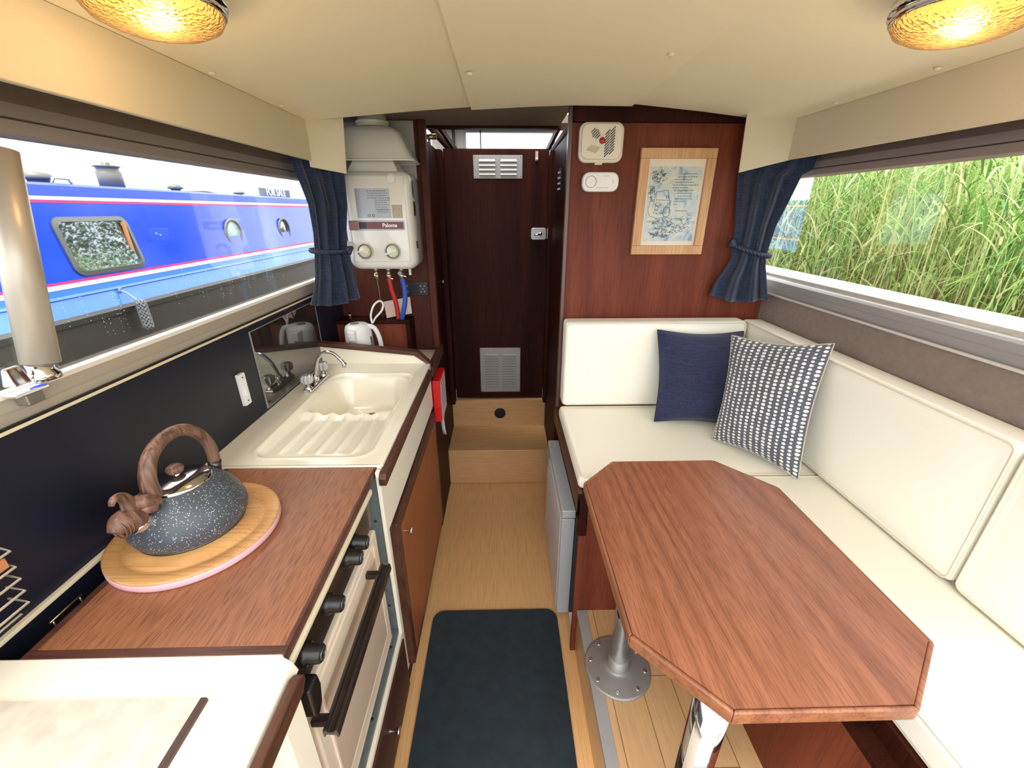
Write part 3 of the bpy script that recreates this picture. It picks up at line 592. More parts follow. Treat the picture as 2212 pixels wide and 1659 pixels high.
# wire rack at the left edge
t = thing('wire_rack', 'cream wire rack with looped tiers on the wall at left edge', 'rack', (-.75, .42, .9))
WIRE = mat('cream_wire', (226, 218, 200), .3)
for i, (ye, z) in enumerate([(.512, 1.034), (.506, 1.008), (.502, .988), (.497, .968), (.492, .949)]):
    xf = -.765 + i * .003
    MB().tube([(-.787, ye - .26, z), (xf, ye - .26, z), (xf, ye, z), (-.787, ye + .004, z + .004)], .002, 8).build('tier', WIRE, t)
MB().tube([(-.754, .25, .940), (-.754, .478, .940)], .002, 8).build('tier', WIRE, t)
for y in (.27, .40): MB().tube([(-.786, y, 1.05), (-.780, y, 1.04), (-.750, y, .940)], .002, 8).build('upright', WIRE, t)
tag(MB().box(-.786, -.764, .33, .503, 1.012, 1.030).build('wooden_block', mat('orange_wood', (196, 130, 84), .6, var=.1, vscale=30), bevel=.002), 'orange brown wooden block held in the wire rack', 'block')

# ================================================================== HEATER ALCOVE
st(MB().box(-.80, -.335, 1.752, 2.05, .845, .862).build('trim_19', mat('pale_shelf', (206, 192, 176), .5)))
st(box('trim_20', MAHOY, -.337, -.312, 1.735, 2.075, .835, .884, bevel=.002))
st(box('wall_galley_end', MAHOD, -.345, -.325, 1.735, 2.07, 0, .845)).name = 'wall_left'
tag(MB().box(-.80, -.775, 1.757, 2.04, .862, .90).build('back_rail', mat('white_rail', (196, 190, 180), .5), bevel=.003), 'pale block on the shelf behind the white electric kettle', 'rail')
bx = thing('pipe_box', 'low mahogany pipe box standing on the shelf under the hoses', 'box', (-.6, 1.99, .862))
MB().box(-.79, -.462, 1.945, 2.05, .862, 1.025).build('front', MAHO, bx, bevel=.001)
MB().box(-.79, -.442, 1.938, 2.05, 1.025, 1.040).build('top', MAHOD, bx, bevel=.002)
MB().box(-.462, -.442, 1.94, 2.05, .862, 1.025).build('side', MAHOD, bx, bevel=.001)  # shade of the box's right side put into its darker wood colour
tag(MB().box(-.80, -.372, 2.042, 2.05, 1.60, 1.868).build('heat_shield', mat('grey_board', (168, 164, 154), .6, var=.06, vscale=40)), 'grey white heat shield board behind the flue hood', 'panel')
# water heater
wh = thing('water_heater', 'white gas water heater with two dials and a flue hood', 'water heater', (-.51, 1.95, 1.28))
def shell(x0, x1, z0, z1, y0, y1, r):
    mb = MB(); ring = []; 
    lv = [(y1, 0, r), (y0 + .045, 0, r), (y0 + .018, .004, r), (y0 + .006, .013, r * .9), (y0, .026, r * .75)]
    pts = []
    for y, ins, rr in lv: pts.append([(p[0], y, p[1]) for p in rrect(x0 + ins, x1 - ins, z0 + ins, z1 - ins, rr, 6)])
    n = len(pts[0]); vs = [q for l_ in pts for q in l_]
    fs = [(i * n + j, i * n + (j + 1) % n, (i + 1) * n + (j + 1) % n, (i + 1) * n + j) for i in range(len(lv) - 1) for j in range(n)]
    mb.add(vs, fs, True); mb.f.append(tuple((len(lv) - 1) * n + j for j in range(n))); mb.sm.append(True); mb.f.append(tuple(range(n - 1, -1, -1))); mb.sm.append(False)
    return mb
shell(-.655, -.368, 1.283, 1.668, 1.853, 2.035, .04).build('casing', ENAM, wh)
frame(MB(), -.630, -.392, 1.318, 1.650, .002, 1.8515, 1.8535).build('crease', mat('enamel_line', (196, 192, 178), .3), wh)
hood = MB(); a = []
for (x0, x1, y0, z) in [(-.645, -.352, 1.845, 1.702), (-.645, -.356, 1.85, 1.712), (-.640, -.375, 1.858, 1.75), (-.632, -.398, 1.87, 1.80), (-.620, -.425, 1.89, 1.822), (-.60, -.45, 1.92, 1.829)]:
    a.append([(p[0], p[1], z) for p in rrect(x0, x1, y0, 2.04, .03, 5)])
n_ = len(a[0]); hood.add([q for l_ in a for q in l_], [(i * n_ + j, i * n_ + (j + 1) % n_, (i + 1) * n_ + (j + 1) % n_, (i + 1) * n_ + j) for i in range(len(a) - 1) for j in range(n_)], True)
hood.f.append(tuple((len(a) - 1) * n_ + j for j in range(n_))); hood.sm.append(False)
hd = hood.build('flue_hood', ENAM, wh, solid=.002)
MB().tube([(p[0], p[1], 1.704) for p in rrect(-.645, -.352, 1.845, 2.04, .03, 5)], .0035, 8, closed=True).build('rim', ENAM, hd)
MB().lathe([(.062, 1.829), (.062, 1.842), (.066, 1.843), (.066, 1.850), (.058, 1.851), (.058, 1.872)], (-.52, 1.965, 0), n=36).build('flue_collar', ENAM, hd)
MB().hexa([(-.622, 1.885, 1.665), (-.420, 1.885, 1.665), (-.420, 2.03, 1.665), (-.622, 2.03, 1.665), (-.578, 1.90, 1.74), (-.450, 1.90, 1.74), (-.450, 2.03, 1.74), (-.578, 2.03, 1.74)]).build('flue_neck', ENAM, wh, bevel=.002)
LAB = mat('silver_label', (164, 168, 172), .3, metal=.2, var=.08, vscale=12)
lbp = MB().box(-.592, -.454, 1.8522, 1.8532, 1.492, 1.602).build('instruction_label', LAB, wh)
mb = MB(); r9 = random.Random(5)
for k in range(9):
    z = 1.592 - k * .0085; x = -.545 + (.03 if k > 3 else 0)
    while x < -.465: wd = r9.uniform(.004, .012); mb.box(x, x + wd, 1.8516, 1.8522, z, z + .0022); x += wd + .003
for k in range(3): mb.box(-.51, -.462, 1.8516, 1.8522, 1.522 - k * .005, 1.5232 - k * .005)
for xx in (-.545, -.527): mb.lathe([(.0052, -.0006), (.0052, 0), (.0038, 0), (.0038, -.0006)], (xx, 1.8522, 1.502), 'Y', 16, caps=False)
mb.build('print', mat('label_ink', (96, 98, 100), .5), lbp)
lb(MB().box(-.450, -.408, 1.8522, 1.8532, 1.492, 1.542).build('sticker', mat('beige_sticker', (184, 172, 146), .5, var=.1, vscale=80), wh), 'small beige sticker')
bs = MB().prism(rrect(-.632, -.404, 1.445, 1.482, .004, 3), 1.849, 1.8535, XZ).build('brand_strip', mat('strip_bezel', (150, 148, 146), .3, metal=.6), wh, bevel=.001)
MB().box(-.558, -.408, 1.8478, 1.8492, 1.450, 1.477).build('red_band', mat('maroon', (108, 22, 38), .25), bs)
MB().box(-.590, -.559, 1.8478, 1.8492, 1.450, 1.477).build('dark_window', BLACK, bs)
MB().box(-.628, -.592, 1.8478, 1.8492, 1.450, 1.477).build('pink_window', mat('dusky_pink', (160, 110, 108), .3), bs)
text('lettering', 'Paloma', .021, Matrix.Translation((-.464, 1.8476, 1.4635)) @ FACE_Y, WHITE, bs, bold=.0006)
for x, an in ((-.580, 0), (-.464, 20)):
    dl = MB().lathe([(.033, -.001), (.0335, -.006), (.031, -.008), (.029, -.006), (.029, -.001)], (x, 1.853, 1.361), 'Y', 40, caps=False).build('dial', mat('dial_ring', (196, 192, 170), .25), wh)
    kn = MB().lathe([(.024, -.002), (.024, -.008), (.021, -.017), (0, -.018)], (x, 1.853, 1.361), 'Y', 32, caps=False)
    c_, s_ = math.cos(math.radians(an)), math.sin(math.radians(an))
    q = [(-.029, -.0035), (.022, -.0035), (.022, .0035), (-.029, .0035)]
    kn.prism([(x + a_ * c_ - b_ * s_, 1.361 + a_ * s_ + b_ * c_) for a_, b_ in q], 1.828, 1.842, XZ)
    kn.build('knob', mat('knob_cream', (226, 224, 200), .25), dl)
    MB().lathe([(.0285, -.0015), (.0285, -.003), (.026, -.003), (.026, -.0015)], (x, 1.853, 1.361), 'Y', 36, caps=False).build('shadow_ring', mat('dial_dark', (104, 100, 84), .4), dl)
MB().lathe([(.019, -.0005), (.019, -.003), (.016, -.003), (.016, -.001), (.012, -.001), (0, -.0015)], (-.440, 1.853, 1.637), 'Y', 28, caps=False).prism([(-.4435, 1.625), (-.4365, 1.625), (-.4365, 1.649), (-.4435, 1.649)], 1.849, 1.852, XZ).build('gauge', ENAM, wh)
lb(MB().prism([(1.90 + .016 * math.cos(a_ * PI / 10), 1.60 + .034 * math.sin(a_ * PI / 10)) for a_ in range(20)], -.3685, -.3672, YZ).build('badge', mat('teal_sticker', (60, 110, 110), .4), wh), 'teal oval sticker')
MB().box(-.3685, -.3672, 1.89, 1.925, 1.50, 1.555).build('rating_plate', BLACK, wh); MB().box(-.3685, -.3672, 1.89, 1.915, 1.37, 1.40).build('rating_plate', BLACK, wh)
tag(MB().lathe([(.017, .0), (.018, -.008), (.014, -.013), (0, -.014)], (-.644, 1.852, 1.386), 'Y', 28, caps=False).cyl((-.640, 1.852, 1.386), (-.640, 1.87, 1.36), .006, n=10).build('test_cap', mat('clear_cap', (206, 204, 196), .15), wh), 'round clear cap', 'cap')
del wh.children[-1]['category']
lb(MB().prism(rrect(-.668, -.650, 1.300, 1.352, .005, 3), 1.836, 1.846, XZ).build('tag_holder', mat('cyan_tag', (70, 190, 214), .3), wh, bevel=.002), 'bright cyan tag')
BR = mat('dull_brass', (176, 160, 128), .3, metal=.85)
for x in (-.573, -.517, -.459):
    MB().lathe([(.013, 1.285), (.013, 1.27), (.010, 1.268), (.010, 1.255), (.0125, 1.253), (.0125, 1.24), (.008, 1.236), (.008, 1.222)], (x, 1.95, 0), n=12).build('pipe_union', BR, wh)
MB().cyl((-.459, 1.95, 1.262), (-.459, 1.915, 1.262), .009).cyl((-.459, 1.945, 1.25), (-.437, 1.94, 1.243), .004, n=8).build('drain_tap', CHROME, wh); MB().cyl((-.517, 1.945, 1.24), (-.497, 1.94, 1.233), .004, n=8).build('drain_tap', CHROME, wh)
MB().box(-.425, -.415, 1.945, 1.955, 1.25, 1.285).build('lug', ENAM, wh)
tag(MB().tube(bez([(-.517, 1.95, 1.235), (-.513, 1.95, 1.19), (-.50, 1.955, 1.12), (-.497, 1.96, 1.045)], 8), .0105, 16).build('hose', mat('red_hose', (176, 36, 30), .45, bump=.4, bscale=300)), 'red hot water hose below the heater', 'hose')
tag(MB().tube(bez([(-.459, 1.95, 1.235), (-.452, 1.95, 1.18), (-.458, 1.95, 1.12), (-.480, 1.955, 1.045)], 8), .0112, 16).build('hose', mat('blue_hose', (36, 84, 176), .45, bump=.4, bscale=300)), 'blue cold water hose below the heater', 'hose')
tag(MB().tube(bez([(-.573, 1.95, 1.228), (-.570, 1.95, 1.17), (-.573, 1.955, 1.10), (-.574, 1.97, 1.045)], 8), .0032, 10).build('gas_pipe', mat('copper', (134, 104, 84), .4, metal=.8)), 'thin brown gas pipe left of the red hose', 'pipe')
tag(MB().hexa([(-.560, 1.99, 1.042), (-.440, 2.0, 1.062), (-.442, 2.003, 1.062), (-.562, 1.993, 1.042), (-.578, 2.03, 1.112), (-.450, 2.035, 1.134), (-.452, 2.038, 1.134), (-.580, 2.033, 1.112)]).build('paper', mat('pinkish_paper', (214, 188, 176), .8)), 'crumpled pinkish paper behind the red and blue hoses', 'paper')
t = thing('battery_monitor', 'small black display panel on the wall below the heater', 'display', (-.418, 2.05, 1.13))
MB().prism(rrect(-.470, -.362, 1.140, 1.204, .003, 3), 2.040, 2.05, XZ).build('bezel', BLACK, t, bevel=.001)
MB().box(-.448, -.406, 2.0392, 2.0402, 1.150, 1.194).build('screen', mat('lcd', (46, 50, 54), .15), t)
for xx, zz in ((-.395, 1.185), (-.378, 1.185), (-.395, 1.158), (-.378, 1.158), (-.386, 1.171), (-.460, 1.186), (-.460, 1.158)): MB().lathe([(.0045, 0), (.0045, -.0015), (.003, -.0015), (0, -.0015)], (xx, 2.0402, zz), 'Y', 12, caps=False).build('button', mat('grey_button', (120, 120, 122), .4), t)
# white electric kettle on shelf
KW = Vector((-.655, 1.845, .862))
t = thing('electric_kettle', 'small white plastic electric kettle on the shelf behind the sink', 'kettle', KW)
MB().lathe([(0, 0), (.058, 0), (.060, .01), (.061, .06), (.060, .12), (.058, .165), (.052, .182), (.04, .19), (0, .192)], KW, n=48, caps=False).build('body', WHITE, t)
MB().lathe([(.0, .1945), (.018, .194), (.020, .191)], KW + Vector((-.01, -.006, 0)), n=24, caps=False).build('lid_button', mat('grey_btn', (120, 122, 124), .4), t)
MB().hexa([KW + Vector(p) for p in [(-.02, -.075, .13), (.005, -.075, .13), (.012, -.05, .11), (-.03, -.05, .11), (-.022, -.078, .17), (.007, -.078, .17), (.014, -.045, .178), (-.032, -.045, .178)]]).build('spout', WHITE, t, bevel=.005)
MB().tube(bez([KW + Vector(p) for p in [(.045, 0, .180), (.075, .0, .168), (.092, 0, .12), (.094, 0, .06), (.080, 0, .01), (.055, 0, .012)]], 6), .0105, 14).build('handle', WHITE, t)
MB().tube([KW + Vector((.060, -.018, .135)), KW + Vector((.064, -.018, .06)), KW + Vector((.063, -.018, .02))], .0045, 10).build('water_gauge', mat('gauge_grey', (86, 90, 94), .3), t)
tag(MB().tube(bez([(-.592, 1.86, 1.048), (-.597, 1.87, 1.085), (-.583, 1.885, 1.125), (-.560, 1.90, 1.142), (-.545, 1.90, 1.128), (-.552, 1.89, 1.10), (-.58, 1.875, 1.07), (-.592, 1.87, 1.05)], 8), .0045, 10).build('cable', WHITE), 'white looped cable above the electric kettle', 'cable')
tag(MB().lathe([(.006, 0), (.006, .012), (.009, .014), (.009, .02), (0, .022)], (-.735, 1.99, 1.04), n=16, caps=False).build('pipe_stub', BR), 'tiny brass fitting standing on the pipe box behind the curtain', 'fitting')

# fire blanket case
t = thing('fire_blanket', 'red fire blanket case hanging beside the sink end', 'fire blanket', (-.305, 1.83, .60))
RED = mat('red_plastic', (214, 28, 34), .35)
MB().box(-.325, -.289, 1.742, 1.92, .605, .812).build('case', RED, t, bevel=.005, seg=3)
MB().box(-.289, -.2885, 1.752, 1.91, .615, .80).build('label_sheet', mat('blanket_label', (232, 224, 224), .4, var=.06, vscale=60), t)
text('lettering', 'FIRE BLANKET', .018, Matrix.Translation((-.2883, 1.83, .785)) @ FACE_X, RED, t)
mb = MB(); r9 = random.Random(9)
for k in range(9):
    z = .76 - k * .014; y = 1.765
    while y < 1.89: wd = r9.uniform(.006, .018); mb.box(-.2885, -.2881, y, min(y + wd, 1.895), z, z + .004); y += wd + .004
mb.build('small_print', mat('ink', (120, 96, 98), .6), t)
mb = MB()
for i, (y, zt_, dx) in enumerate(((1.80, .505, .004), (1.86, .54, -.004))):
    p = [(-.300 + dx * k * .4, y + .004 * math.sin(k * 1.3), .607 - (.607 - zt_) * k / 6) for k in range(7)]
    mb.add([(q[0] - .0085, q[1], q[2]) for q in p] + [(q[0] + .0085, q[1] - .003, q[2]) for q in p], [(k, k + 1, 8 + k, 7 + k) for k in range(6)], True)
mb.build('pull_tape', mat('tape', (196, 190, 196), .8), t, solid=.001)

# ================================================================== DINETTE (right)
# bench carcass
t = thing('dinette_bench', 'brown mahogany bench frame under the cream seat cushions', 'bench', (.7, .9, 0))
MB().box(.24, 1.09, 1.052, 1.068, .0, .617).build('end_panel', MAHO, t)
MB().box(.234, .252, 1.05, 1.735, .612, .684).build('front_rail', MAHOY, t, bevel=.003)
MB().box(.234, .705, 1.048, 1.070, .612, .684).build('side_rail', MAHOX, t, bevel=.003)
MB().box(.234, .262, 1.046, 1.085, .55, .690).build('corner_post', MAHOD, t, bevel=.004)
MB().box(.252, 1.09, 1.112, 1.74, .655, .680).build('seat_board', MAHOD, t)
MB().hexa([(.652, Y0, .21), (.67, Y0, .21), (.67, 1.05, .21), (.652, 1.05, .21), (.652, Y0, .60), (.67, Y0, .60), (.67, 1.05, .60), (.652, 1.05, .60)]).build('locker_front', MAHO, t)
MB().box(.652, .72, Y0, 1.05, .60, .615).build('ledge', MAHOD, t, bevel=.002)
MB().box(.690, .705, Y0, 1.05, .615, .662).build('locker_rail', MAHOD, t)
MB().box(.705, 1.09, Y0, 1.05, .64, .662).build('side_board', MAHOD, t)
MB().box(.235, 1.0, 1.72, 1.74, .0, .62).build('back_panel', MAHOD, t)
# cushions
def cushion(name, x0, x1, y0, y1, z0, z1, label, crown=.006, pr=.0032):
    nx_, ny_ = 16, 22; mb = MB(); t = thing(name, label, 'cushion', ((x0 + x1) / 2, (y0 + y1) / 2, z0), 'cream vinyl seat and back cushions')
    def grid(f, a, b):
        mb.add([f(i / a, j / b) for j in range(b + 1) for i in range(a + 1)], [(j * (a + 1) + i, j * (a + 1) + i + 1, (j + 1) * (a + 1) + i + 1, (j + 1) * (a + 1) + i) for j in range(b) for i in range(a)], True)
    return t, mb, grid
def hump(u, v): return (1 - (2 * u - 1) ** 8) * (1 - (2 * v - 1) ** 8)
def soft_box(name, x0, x1, y0, y1, z0, z1, axis, face, label, crown=.007):
    """box cushion; axis/face tell where the visible crowned face is; piping runs round that face"""
    t, mb, grid = cushion(name, x0, x1, y0, y1, z0, z1, label)
    mb.box(x0, x1, y0, y1, z0, z1)
    o = mb.build('cover', CREAMV, t, bevel=.014, seg=4)
    m2 = MB(); e = .012; N = 20
    if axis == 'Z': f = lambda u, v: (x0 + e + (x1 - x0 - 2 * e) * u, y0 + e + (y1 - y0 - 2 * e) * v, face - .001 + crown * hump(u, v))
    if axis == 'Y': f = lambda u, v: (x0 + e + (x1 - x0 - 2 * e) * u, face + .001 - crown * hump(u, v), z0 + e + (z1 - z0 - 2 * e) * v)
    if axis == 'X': f = lambda u, v: (face + .001 - crown * hump(u, v), y0 + e + (y1 - y0 - 2 * e) * u, z0 + e + (z1 - z0 - 2 * e) * v)
    m2.add([f(i / N, j / N) for j in range(N + 1) for i in range(N + 1)], [(j * (N + 1) + i, j * (N + 1) + i + 1, (j + 1) * (N + 1) + i + 1, (j + 1) * (N + 1) + i) for j in range(N) for i in range(N)], True)
    m2.build('face', CREAMV, t)
    k = .005
    if axis == 'Z': P2 = [(p[0], p[1], face - .001) for p in rrect(x0 + k, x1 - k, y0 + k, y1 - k, .016, 5)]
    if axis == 'Y': P2 = [(p[0], face + .001, p[1]) for p in rrect(x0 + k, x1 - k, z0 + k, z1 - k, .016, 5)]
    if axis == 'X': P2 = [(face + .001, p[0], p[1]) for p in rrect(y0 + k, y1 - k, z0 + k, z1 - k, .016, 5)]
    pp = MB().tube(P2, .0034, 8, closed=True)
    if axis == 'Z': pp.tube([(p[0], p[1], z0 + .005) for p in rrect(x0 + k, x1 - k, y0 + k, y1 - k, .016, 5)], .0034, 8, closed=True)
    pp.build('piping', PIPE, t)
    return t
soft_box('seat_cushion', .240, 1.050, 1.112, 1.640, .684, .730, 'Z', .730, 'cream seat cushion at the far end, under the two pillows')
soft_box('seat_cushion', .698, 1.040, Y0, 1.108, .662, .730, 'Z', .730, 'long cream seat cushion running along the right wall beside the table')
soft_box('back_cushion', .252, .990, 1.630, 1.712, .738, 1.106, 'Y', 1.630, 'cream back cushion against the wooden bulkhead below the picture')
soft_box('back_cushion', 1.003, 1.088, .678, 1.704, .738, 1.100, 'X', 1.003, 'long cream back cushion on the right wall beside the patterned pillow')
soft_box('back_cushion', 1.005, 1.088, Y0, .670, .738, 1.098, 'X', 1.005, 'cream back cushion at the right edge, nearest the viewer')

# pillows
def pillow(name, tl, tr, br, bl, th, m, label, uvn=None, pipe=None):
    N = 36; TL, TR, BR, BL = [Vector(p) for p in (tl, tr, br, bl)]
    nrm = ((TR - TL).cross(BL - TL)).normalized()
    mb = MB(); c = (TL + TR + BR + BL) / 4; t = thing(name, label, 'pillow', (c.x, c.y, min(BL.z, BR.z)))
    def pt(u, v, s):
        # pinch: edges curve inward between the corners
        k = .045
        uu = u + (k * math.sin(PI * v)) * (1 - 2 * u) * abs(2 * u - 1) ** 2; vv = v + (k * math.sin(PI * u)) * (1 - 2 * v) * abs(2 * v - 1) ** 2
        p = TL.lerp(TR, uu).lerp(BL.lerp(BR, uu), vv)
        h = ((1 - abs(2 * u - 1) ** 2.6) * (1 - abs(2 * v - 1) ** 2.6)) ** .55
        wr = .002 * math.sin(9 * u + 5 * v) * h + .0015 * math.sin(17 * v - 8 * u) * h
        return p + nrm * s * (th / 2 * h + wr)
    for s in (1, -1):
        mb.add([pt(i / N, j / N, s) for j in range(N + 1) for i in range(N + 1)], [(j * (N + 1) + i, j * (N + 1) + i + 1, (j + 1) * (N + 1) + i + 1, (j + 1) * (N + 1) + i) for j in range(N) for i in range(N)], True)
    o = mb.build('cover', m, t)
    uv = o.data.uv_layers.new(name='UVMap'); nn = (N + 1) ** 2
    for l_ in o.data.loops:
        q = l_.vertex_index % nn; uv.data[l_.index].uv = ((q % (N + 1)) / N, (q // (N + 1)) / N)
    ed = [pt(i / N, 0, 0) for i in range(N)] + [pt(1, i / N, 0) for i in range(N)] + [pt(1 - i / N, 1, 0) for i in range(N)] + [pt(0, 1 - i / N, 0) for i in range(N)]
    MB().tube(ed, .0022, 8, closed=True).build('seam', pipe or m, t)
    return t
pillow('pillow', (.610, 1.592, 1.085), (.955, 1.588, 1.078), (.925, 1.405, .744), (.600, 1.468, .742), .10, NAVYL, 'plain navy blue pillow leaning on the back cushion')
# dotted cloth
m = mat('dotted_cloth', (78, 84, 98), .9, sheen=.2); n = m.node_tree; L = n.links; pb = n.nodes['Principled BSDF']
uvn = n.nodes.new('ShaderNodeUVMap'); sp_ = n.nodes.new('ShaderNodeSeparateXYZ'); L.new(uvn.outputs[0], sp_.inputs[0])
def mth(op, a, b=None, c=None):
    q = n.nodes.new('ShaderNodeMath'); q.operation = op
    for i, vv_ in enumerate((a, b, c)):
        if vv_ is None: continue
        if isinstance(vv_, (int, float)): q.inputs[i].default_value = vv_
        else: L.new(vv_, q.inputs[i])
    return q.outputs[0]
cu = mth('MULTIPLY', sp_.outputs[0], 15); ci = mth('FLOOR', cu); fu = mth('SUBTRACT', mth('FRACT', cu), .5)
wn_ = n.nodes.new('ShaderNodeTexWhiteNoise'); wn_.noise_dimensions = '1D'; L.new(ci, wn_.inputs['W'])
cv = mth('ADD', mth('MULTIPLY', sp_.outputs[1], 34), mth('MULTIPLY', wn_.outputs[0], 1.0)); fv = mth('SUBTRACT', mth('FRACT', cv), .5)
cb = n.nodes.new('ShaderNodeCombineXYZ'); L.new(ci, cb.inputs[0]); L.new(mth('FLOOR', cv), cb.inputs[1])
w2 = n.nodes.new('ShaderNodeTexWhiteNoise'); w2.noise_dimensions = '2D'; L.new(cb.outputs[0], w2.inputs['Vector'])
dist = mth('SQRT', mth('ADD', mth('POWER', mth('ABSOLUTE', mth('MULTIPLY', fu, 1.25)), 2), mth('POWER', mth('ABSOLUTE', fv), 2)))
dot = mth('LESS_THAN', dist, mth('ADD', .26, mth('MULTIPLY', w2.outputs[0], .14)))
k = n.nodes.new('ShaderNodeTexNoise'); k.inputs['Scale'].default_value = 300; tcn = n.nodes.new('ShaderNodeTexCoord'); L.new(tcn.outputs['Object'], k.inputs[0])
ba = n.nodes.new('ShaderNodeMix'); ba.data_type = 'RGBA'; ba.inputs[6].default_value = lin((50, 54, 66)); ba.inputs[7].default_value = lin((104, 108, 118)); L.new(k.outputs[0], ba.inputs[0])
mx_ = n.nodes.new('ShaderNodeMix'); mx_.data_type = 'RGBA'; L.new(dot, mx_.inputs[0]); L.new(ba.outputs[2], mx_.inputs[6]); mx_.inputs[7].default_value = lin((224, 222, 216)); L.new(mx_.outputs[2], pb.inputs['Base Color'])
pillow('pillow', (.815, 1.420, 1.110), (.985, 1.170, 1.155), (.918, 1.068, .744), (.768, 1.325, .742), .105, m, 'grey pillow with rows of white dots, in the seat corner', pipe=mat('beige_seam', (186, 176, 160), .8))

# table
TZ = .862
oct_ = [(.306, 1.005), (.598, 1.005), (.708, .875), (.708, .455), (.592, .358), (.322, .358), (.207, .478), (.207, .905)]
t = thing('dining_table', 'brown octagonal wooden table on chrome posts beside the cream seats', 'table', (.457, .68, .21))
def shrink(p, k): 
    cx, cy = .457, .68; return [(cx + (x - cx) * k, cy + (y - cy) * (1 - (1 - k) * .8)) for x, y in p]
MB().prism(shrink(oct_, .972), TZ - .020, TZ).build('tabletop', TABLE, t)
lo, li = oct_, shrink(oct_, .972); mb = MB()
for i in range(8):
    a, b_ = lo[i], lo[(i + 1) % 8]; c_, d_ = li[(i + 1) % 8], li[i]
    mb.hexa([(a[0], a[1], TZ - .026), (b_[0], b_[1], TZ - .026), (c_[0], c_[1], TZ - .026), (d_[0], d_[1], TZ - .026), (a[0], a[1], TZ - .0006), (b_[0], b_[1], TZ - .0006), (c_[0], c_[1], TZ - .0003), (d_[0], d_[1], TZ - .0003)])
mb.build('edge_band', TEDGE, t, bevel=.003)
MB().prism(shrink(oct_, .94), TZ - .025, TZ - .0205).build('underside', MAHOD, t)
def post(x, y):
    lg = MB().cyl((x, y, .214), (x, y, TZ - .026), .0285, n=40).build('leg', CHROME, t)
    MB().lathe([(0, .2102), (.100, .2102), (.101, .212), (.100, .2145), (.094, .2160), (.044, .2165), (.034, .2175), (.0318, .221), (.0312, .262), (.0283, .263)], (x, y, 0), n=64, caps=False).build('base_plate', STEEL, lg)
    for k in range(8):
        s = MB(); a = 2 * PI * (k + .5) / 8 + .15; s.lathe([(0, .0012), (.003, .0010), (.0055, .0025), (.0062, .0008), (.0062, -.001)], (x + .082 * math.cos(a), y + .082 * math.sin(a), .217), n=14, caps=False)
        s.build('bolt', CHROME, lg)
post(.346, .852); post(.334, .418)

# fridge
t = thing('fridge', 'low silver fridge under the bench seat facing the aisle', 'fridge', (.45, 1.44, .0))
MB().box(.256, .70, 1.2, 1.69, .015, .497).build('body', mat('dark_fridge_side', (60, 60, 62), .5), t)
dr = MB().box(.205, .254, 1.195, 1.685, .02, .492).build('door', mat('fridge_silver', (186, 190, 196), .35, metal=.25), t, bevel=.003)
lb(MB().box(.2035, .206, 1.215, 1.67, .03, .488).build('door_face', mat('fridge_white', (206, 212, 222), .4), dr), 'pale grey door skin')
MB().box(.205, .255, 1.192, 1.69, .497, .532).build('top', mat('fridge_silver', (1, 1, 1)), t, bevel=.004)
MB().prism([(1.60, .44), (1.66, .44), (1.665, .50), (1.59, .50)], .196, .205, YZ).build('handle', mat('fridge_grey', (130, 134, 140), .4), dr, bevel=.002)

# mat
mb = MB().prism(rrect(-.292, .208, .10, 1.226, .045, 6), .0, .008)
tag(mb.build('floor_mat', MATM, bevel=.002), 'dark navy floor mat with rounded corners in the aisle', 'mat')

# ------------------------------------------------------------------ bulkhead fittings
t = thing('smoke_alarm', 'square ivory smoke alarm with red button, top of the bulkhead', 'smoke alarm', (.36, 1.742, 1.68))
MB().prism(rrect(.279, .441, 1.682, 1.812, .028, 6), 1.716, 1.742, XZ).build('base', IVORY, t, bevel=.006, seg=3)
MB().prism(rrect(.287, .433, 1.692, 1.806, .026, 6), 1.708, 1.718, XZ).build('cover', IVORY, t, bevel=.004, seg=3)
MB().box(.342, .370, 1.720, 1.736, 1.676, 1.684).build('tab', IVORY, t, bevel=.002)
mb = MB(); mb2 = MB(); cx, cz = .361, 1.752
def slot(q, x, z, ln): 
    d_ = .7071; w_ = .0011
    q.prism([(x - ln * d_ - w_, z - ln * d_ + w_), (x - ln * d_ + w_, z - ln * d_ - w_), (x + ln * d_ + w_, z + ln * d_ - w_), (x + ln * d_ - w_, z + ln * d_ + w_)], 1.7068, 1.7082, XZ)
for k in range(9):                       # right hand column of slots
    z = cz - .040 + k * .0088
    for xx, ln in ((.379, .0095), (.397, .0095)): slot(mb, xx, z + (.009 if xx > .39 else 0) - .004, .0115)
for k in range(5):
    slot(mb, .336 + (k - 2) * .0048, cz + .022 - (k - 2) * .0048, .015 - abs(k - 2) * .003)
for k in range(8): slot(mb2, .330 + (k - 3.5) * .0045, cz - .026 - (k - 3.5) * .0012, .0125)
mb.build('sound_slot', mat('slot_dark', (44, 44, 66), .6), t); mb2.build('moulded_rib', mat('rib_cream', (196, 188, 158), .5), t)
lb(MB().lathe([(.0108, 0), (.0108, -.004), (.008, -.006), (0, -.0065)], (cx, 1.708, cz), 'Y', 24, caps=False).build('test_button', mat('red_button', (176, 24, 30), .35), t), 'round red test button')
t = thing('gas_alarm', 'white oblong alarm below the square smoke alarm', 'alarm', (.367, 1.742, 1.585))
MB().prism(rrect(.299, .436, 1.585, 1.652, .026, 6), 1.714, 1.742, XZ).build('case', WHITE, t, bevel=.006, seg=3)
MB().lathe([(.0205, 0), (.0205, -.0012), (.0190, -.0012), (.0190, 0)], (.331, 1.714, 1.619), 'Y', 32, caps=False).build('button_ring', mat('ring_grey', (116, 112, 118), .4), t)
mb = MB()
for k in range(4): mb.box(.378 + k * .0055, .382 + k * .0055, 1.7132, 1.7142, 1.638, 1.640)
for k in range(8): mb.box(.352 + k * .006, .3565 + k * .006, 1.7132, 1.7142, 1.598, 1.6)
